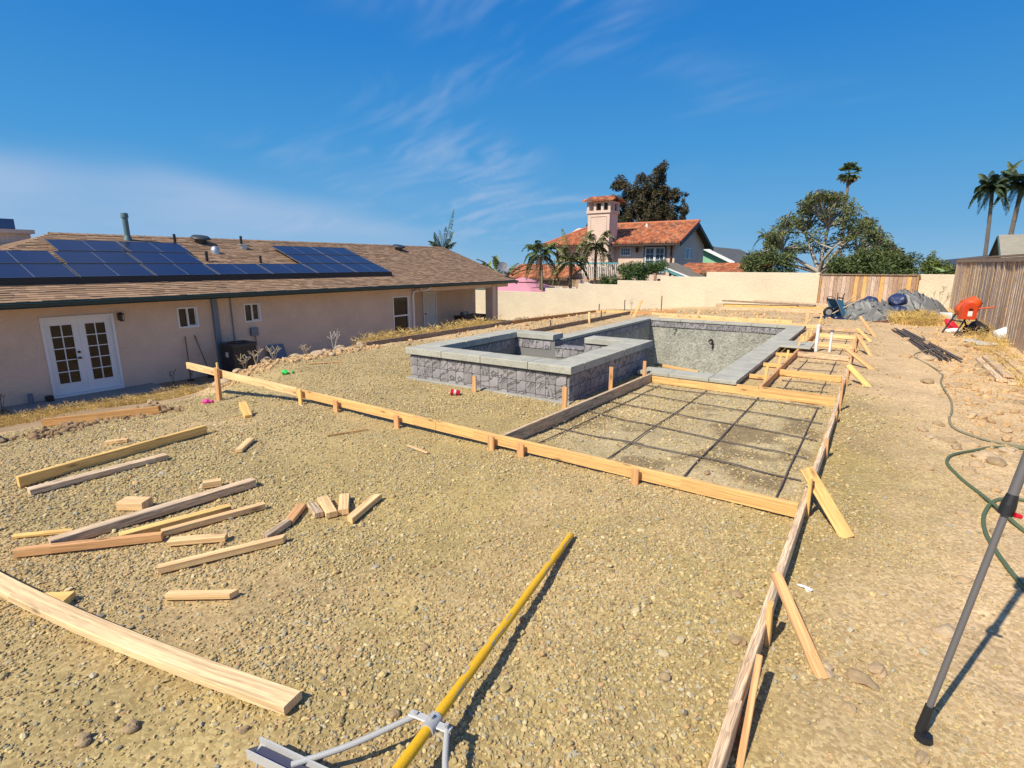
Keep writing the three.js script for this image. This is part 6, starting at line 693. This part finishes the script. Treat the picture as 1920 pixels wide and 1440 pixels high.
// ---------- clutter at the back ----------
{
  for (const [k, [x0, z0, x1, z1, y, m]] of [[-5.6, -24.2, -1.5, -22.7, 0.0, M.greyPale], [-5.5, -24.5, -1.5, -23.1, 0.11, M.firYellow], [-5.9, -24.7, -2.6, -23.5, 0.14, M.grey], [-4.4, -24.9, -1.2, -23.4, 0.27, M.greyPale], [-5.6, -24.4, -2.0, -23.3, 0.36, M.greyDark]].entries()) plank('stacked_board', ['lowest long board of the stack by the cream wall', 'yellowish board lying second in the stack by the wall', 'grey board sticking out of the stack by the wall', 'pale board near the top of the stack by the wall', 'thin dark board topmost of the stack by the wall'][k], 'lumber', [x0, land(x0, z0) + 0.02 + y, z0], [x1, land(x1, z1) + 0.02 + y * 0.6, z1], 0.2, k === 4 ? 0.06 : 0.13, m, 'lumber stacked by the cream wall');
  // tarpaulin heaps: crumpled sheets over rubbish
  const tarp = (cx, cz, rx, rz, h, s) => { const N = 64, f = [], uv = [], id = []; for (let j = 0; j <= N; j++) for (let i = 0; i <= N; i++) { const u = i / N * 2 - 1, v = j / N * 2 - 1, q = Math.hypot(u, v), edge = 1 + 0.25 * (fbm(u * 2 + s, v * 2, 3, 401) - 0.5) * 2; const body = Math.pow(clamp(1 - Math.pow(q / edge, 2.2)), 0.7), w1 = fbm(u * 1.8 + s, v * 1.8, 2, 411), n1 = Math.min(1, Math.abs(fbm(u * 2.6 + s + w1 * 3, v * 2.6 + w1 * 2, 3, 421) - 0.5) * 5), n2 = Math.min(1, Math.abs(fbm(u * 6 + w1 * 4 + s, v * 6, 3, 431) - 0.5) * 5); const y = h * body * (0.3 + 0.8 * w1 + 0.5 * (1 - n1) + 0.28 * (1 - n2)) * 0.62 - 0.03; const x = cx + u * rx + (n1 - 0.4) * 0.16, z = cz + v * rz + (n2 - 0.4) * 0.12; f.push(x, land(x, z) + y, z); uv.push(u, v); } for (let j = 0; j < N; j++) for (let i = 0; i < N; i++) { const k = j * (N + 1) + i; const u = i / N * 2 - 1, v = j / N * 2 - 1; if (u * u + v * v > 1.05) continue; id.push(k, k + N + 1, k + 1, k + 1, k + N + 1, k + N + 2); } const g = new THREE.BufferGeometry(); g.setAttribute('position', new THREE.Float32BufferAttribute(f, 3)); g.setAttribute('uv', new THREE.Float32BufferAttribute(uv, 2)); g.setIndex(id); g.computeVertexNormals(); return g; };
  const gt = std([0.17, 0.17, 0.165], 0.5), nv = std([0.025, 0.04, 0.11], 0.5);
  one('grey_tarpaulin', 'crumpled grey tarpaulin heaped against the wheelbarrow', 'tarpaulin', tarp(-0.2, -20.2, 0.95, 0.8, 0.75, 1.3), gt); one('grey_tarpaulin', 'larger crumpled grey tarpaulin heap nearer the cream wall', 'tarpaulin', tarp(0.75, -21.2, 1.05, 0.9, 0.95, 5.1), gt); one('navy_tarpaulin', 'dark blue tarpaulin lying flat beside the wheelbarrow', 'tarpaulin', tarp(-1.2, -19.9, 0.55, 0.4, 0.16, 9.2), nv); for (const [x, z, y, s, l] of [[0.45, -20.75, 0.45, 0.27, 'bulging dark blue bag on top of the grey tarpaulin'], [-0.25, -20.6, 0.4, 0.2, 'small dark blue bag wedged behind the grey tarpaulin'], [0.5, -20.3, 0.2, 0.2, 'blue bag half covered by the grey tarpaulin']]) one('rubbish_bag', l, 'bag', stoneGeo(x * 7 + 12, 0.8, 0.35, 3).scale(s, s, s).translate(x, y + 0.1, z), nv); one('rusty_sheet', 'rusty sheet sticking out below the grey tarpaulin', 'metal sheet', boardGeo([-0.1, 0.0, -19.45], [0.55, 0.03, -19.5], 0.4, 0.02), std([0.2, 0.07, 0.03], 0.8));
  // tipped up wheelbarrow
  { const w = thing('wheelbarrow', 'blue wheelbarrow tipped forward with its legs in the air', 'wheelbarrow', null, [-1.05, 0.02, -20.0], 0.5); w.scale.setScalar(0.85); const bl = std([0.04, 0.22, 0.38], 0.5), f = new Faces(); const lo = [[-0.2, 0, -0.22], [0.25, 0, -0.22], [0.25, 0, 0.22], [-0.2, 0, 0.22]], hi = [[-0.42, 0.26, -0.33], [0.42, 0.26, -0.33], [0.42, 0.26, 0.33], [-0.42, 0.26, 0.33]]; f.quad(...lo); for (let k = 0; k < 4; k++) f.quad(lo[k], lo[(k + 1) % 4], hi[(k + 1) % 4], hi[k]); const tr = part('tray', f.geo(), new THREE.MeshStandardMaterial({ color: C3(0.03, 0.15, 0.26), roughness: 0.5, side: THREE.DoubleSide }), w); tr.rotation.z = 2.0; tr.position.set(0.1, 0.42, 0); part('tray_rim', tube([...hi, hi[0]].map(p => [p[0] * Math.cos(2) - p[1] * Math.sin(2) + 0.1, p[0] * Math.sin(2) + p[1] * Math.cos(2) + 0.42, p[2]]), 0.018, 6, 60), std([0.12, 0.13, 0.15], 0.5), w); for (const z of [-0.2, 0.2]) { part('leg', tube([[0.05, 0.5, z], [0.0, 0.72, z], [0.02, 0.9, z * 1.2]], 0.018), M.darkMetal, w); part('handle', rod([-0.3, 0.15, z], [0.65, 0.75, z * 1.5], 0.02, 0.02, 8), M.grey, w); } part('leg_brace', box(-0.02, 0.04, 0.7, 0.74, -0.2, 0.2), M.darkMetal, w); const wh = part('wheel', new THREE.TorusGeometry(0.15, 0.045, 8, 20).translate(-0.35, 0.2, 0), M.black, w); part('rim', rod([-0.35, 0.2, -0.03], [-0.35, 0.2, 0.03], 0.11, 0.11, 14, true), std([0.3, 0.3, 0.3], 0.5), wh); }
  // concrete mixer
  { const m = thing('concrete_mixer', 'orange concrete mixer standing against the plank fence', 'concrete mixer', null, [1.74, 0.02, -16.75], 0.35); m.scale.setScalar(0.82); const og = std([0.62, 0.09, 0.015], 0.5), dk = M.darkMetal; const dr = lathe([[0.001, -0.36], [0.17, -0.35], [0.27, -0.25], [0.29, -0.05], [0.29, 0.08], [0.25, 0.2], [0.19, 0.33], [0.2, 0.34], [0.175, 0.34]], 28); const d = part('drum', dr, og, m); d.rotation.z = -0.75; d.scale.setScalar(0.85); d.position.set(0.06, 0.8, -0.05); const bd = part('drum_band', lathe([[0.295, -0.02], [0.315, 0.0], [0.315, 0.05], [0.295, 0.07]], 28), og, d); const ms = new THREE.Shape(); ms.moveTo(-0.17, 0); ms.lineTo(0.17, 0); ms.lineTo(0.17, 0.28); ms.absarc(0, 0.28, 0.17, 0, Math.PI); ms.closePath(); const mh = part('motor_housing', new THREE.ExtrudeGeometry(ms, { depth: 0.16, bevelEnabled: true, bevelSize: 0.015, bevelThickness: 0.015, bevelSegments: 2 }), std([0.6, 0.06, 0.012], 0.45), m); mh.position.set(-0.12, 0.5, 0.28); part('label_plate', box(-0.05, 0.06, 0.08, 0.22, 0.177, 0.181, 0.001), M.white, mh); part('switch', box(-0.04, 0.05, 0.26, 0.3, 0.177, 0.2, 0.003), M.black, mh); part('tilt_lever', rod([0.2, 0.78, 0.2], [0.52, 0.84, 0.3], 0.022, 0.022, 8, true), og, m);
    for (const z of [-0.3, 0.3]) { part('leg', rod([0, 0.8, z], [-0.35, 0, z * 1.15], 0.022), dk, m); part('leg', rod([0, 0.8, z], [0.32, 0, z * 1.15], 0.022), dk, m); } part('cross_bar', rod([-0.18, 0.4, -0.3], [-0.18, 0.4, 0.3], 0.018), dk, m); part('axle', rod([0.32, 0.12, -0.4], [0.32, 0.12, 0.4], 0.015), dk, m); for (const z of [-0.4, 0.4]) part('wheel', new THREE.TorusGeometry(0.1, 0.035, 8, 18).translate(0.32, 0.13, z), M.black, m); }
  const bx = (label, a, m) => one('carton', label, 'box', box(...a, 0.008), m); const kraft = std([0.56, 0.36, 0.15], 0.85);
  bx('tan carton lying beside the open black bucket', [1.88, 2.12, 0.0, 0.13, -17.1, -16.78], kraft); bx('upper of two tan cartons before the grey tarpaulin', [1.38, 1.62, 0.13, 0.23, -19.3, -18.95], kraft); bx('lower of two tan cartons before the grey tarpaulin', [1.34, 1.66, 0.0, 0.125, -19.32, -18.9], kraft); bx('white carton with blue print behind the tan ones', [1.5, 1.78, 0.02, 0.3, -20.2, -19.9], std([0.6, 0.68, 0.75], 0.7)); one('blue_sheeting', 'crumpled blue plastic sheeting behind the mixer', 'sheeting', tarp(1.75, -20.4, 0.5, 0.6, 0.4, 3.3), std([0.06, 0.12, 0.24], 0.5)); one('cement_bag', 'torn red and white cement bag lying before the mixer', 'bag', stoneGeo(21, 0.45, 0.4, 3).scale(0.2, 0.2, 0.13).rotateZ(-0.7).translate(1.6, 0.12, -17.9), std([0.65, 0.02, 0.04], 0.5)); one('paper_bag', 'white torn paper bag under the red cement bag', 'bag', stoneGeo(24, 0.4, 0.4, 2).scale(0.16, 0.13, 0.1).translate(1.66, 0.03, -17.6), M.white);
  const bucket = (label, pos, rz, ry, m, inside) => { const t = thing('bucket', label, 'bucket', null, pos, ry); const q = new THREE.Group(); const b = part('pail', lathe([[0.001, 0], [0.125, 0], [0.148, 0.34], [0.155, 0.345], [0.155, 0.33], [0.14, 0.33], [0.12, 0.01], [0.001, 0.01]], 22), m, t); b.rotation.z = rz; part('rim', new THREE.TorusGeometry(0.152, 0.006, 6, 24).rotateX(Math.PI / 2).translate(0, 0.34, 0), m, b); part('bail', tube([[-0.155, 0.31, 0], [-0.1, 0.26, 0.17], [0.1, 0.26, 0.17], [0.155, 0.31, 0]], 0.004, 5), M.alu, b); return t; }; bucket('black bucket lying on its side with the open end toward the yard', [2.12, 0.15, -16.75], 1.45, -1.2, M.black); bucket('white bucket lying on its side against the plank fence', [2.26, 0.15, -15.75], 1.4, -2.3, M.white);
  for (const [k, [a, b, m]] of [[[1.62, -12.6], [1.6, -10.2], M.greyPale], [[1.76, -12.5], [1.72, -10.1], M.greyPale], [[1.9, -12.4], [1.88, -10.3], M.grey], [[2.05, -12.6], [2.04, -10.2], M.greyPale], [[1.7, -12.55], [1.69, -10.35], M.grey], [[1.96, -12.3], [1.96, -10.05], M.greyPale]].entries()) plank('stacked_board', 'weathered greenish board in the low pile by the plank fence', 'lumber', on(...a, 0.01 + (k > 3 ? 0.045 : 0)), on(...b, 0.01 + (k > 3 ? 0.045 : 0)), 0.125, 0.04, m, 'board pile by the plank fence');
  one('bent_trim', 'curved pale strip of trim lying by the plank fence', 'trim', tube([on(1.92, -14.2, 0.03), on(1.95, -13.4, 0.02), on(2.05, -12.8, 0.03), on(2.2, -12.4, 0.06)], 0.022, 6), M.greyPale); plank('wood_stick', 'dark stick on the dirt beside the bent trim', 'lumber', on(1.6, -14.6), on(1.75, -13.9), 0.05, 0.03, M.firDark, LUM); for (const [x, z, l] of [[1.75, -15.2, 'crumpled pale plastic wrap by the white bucket'], [1.95, -14.9, 'crumpled pale plastic wrap by the bent trim']]) one('plastic_wrap', l, 'litter', stoneGeo(x * 9, 0.3, 0.6, 2).scale(0.2, 0.16, 0.16).translate(...on(x, z, 0.03)), std([0.5, 0.48, 0.44], 0.4));
  plank('wood_offcut', 'flat wood scrap in the pool corner beside the spa', 'lumber', [-3.02, 0.02, -8.7], [-2.3, -0.05, -8.75], 0.09, 0.04, M.fir, LUM);
}
renderer.render(scene, camera);
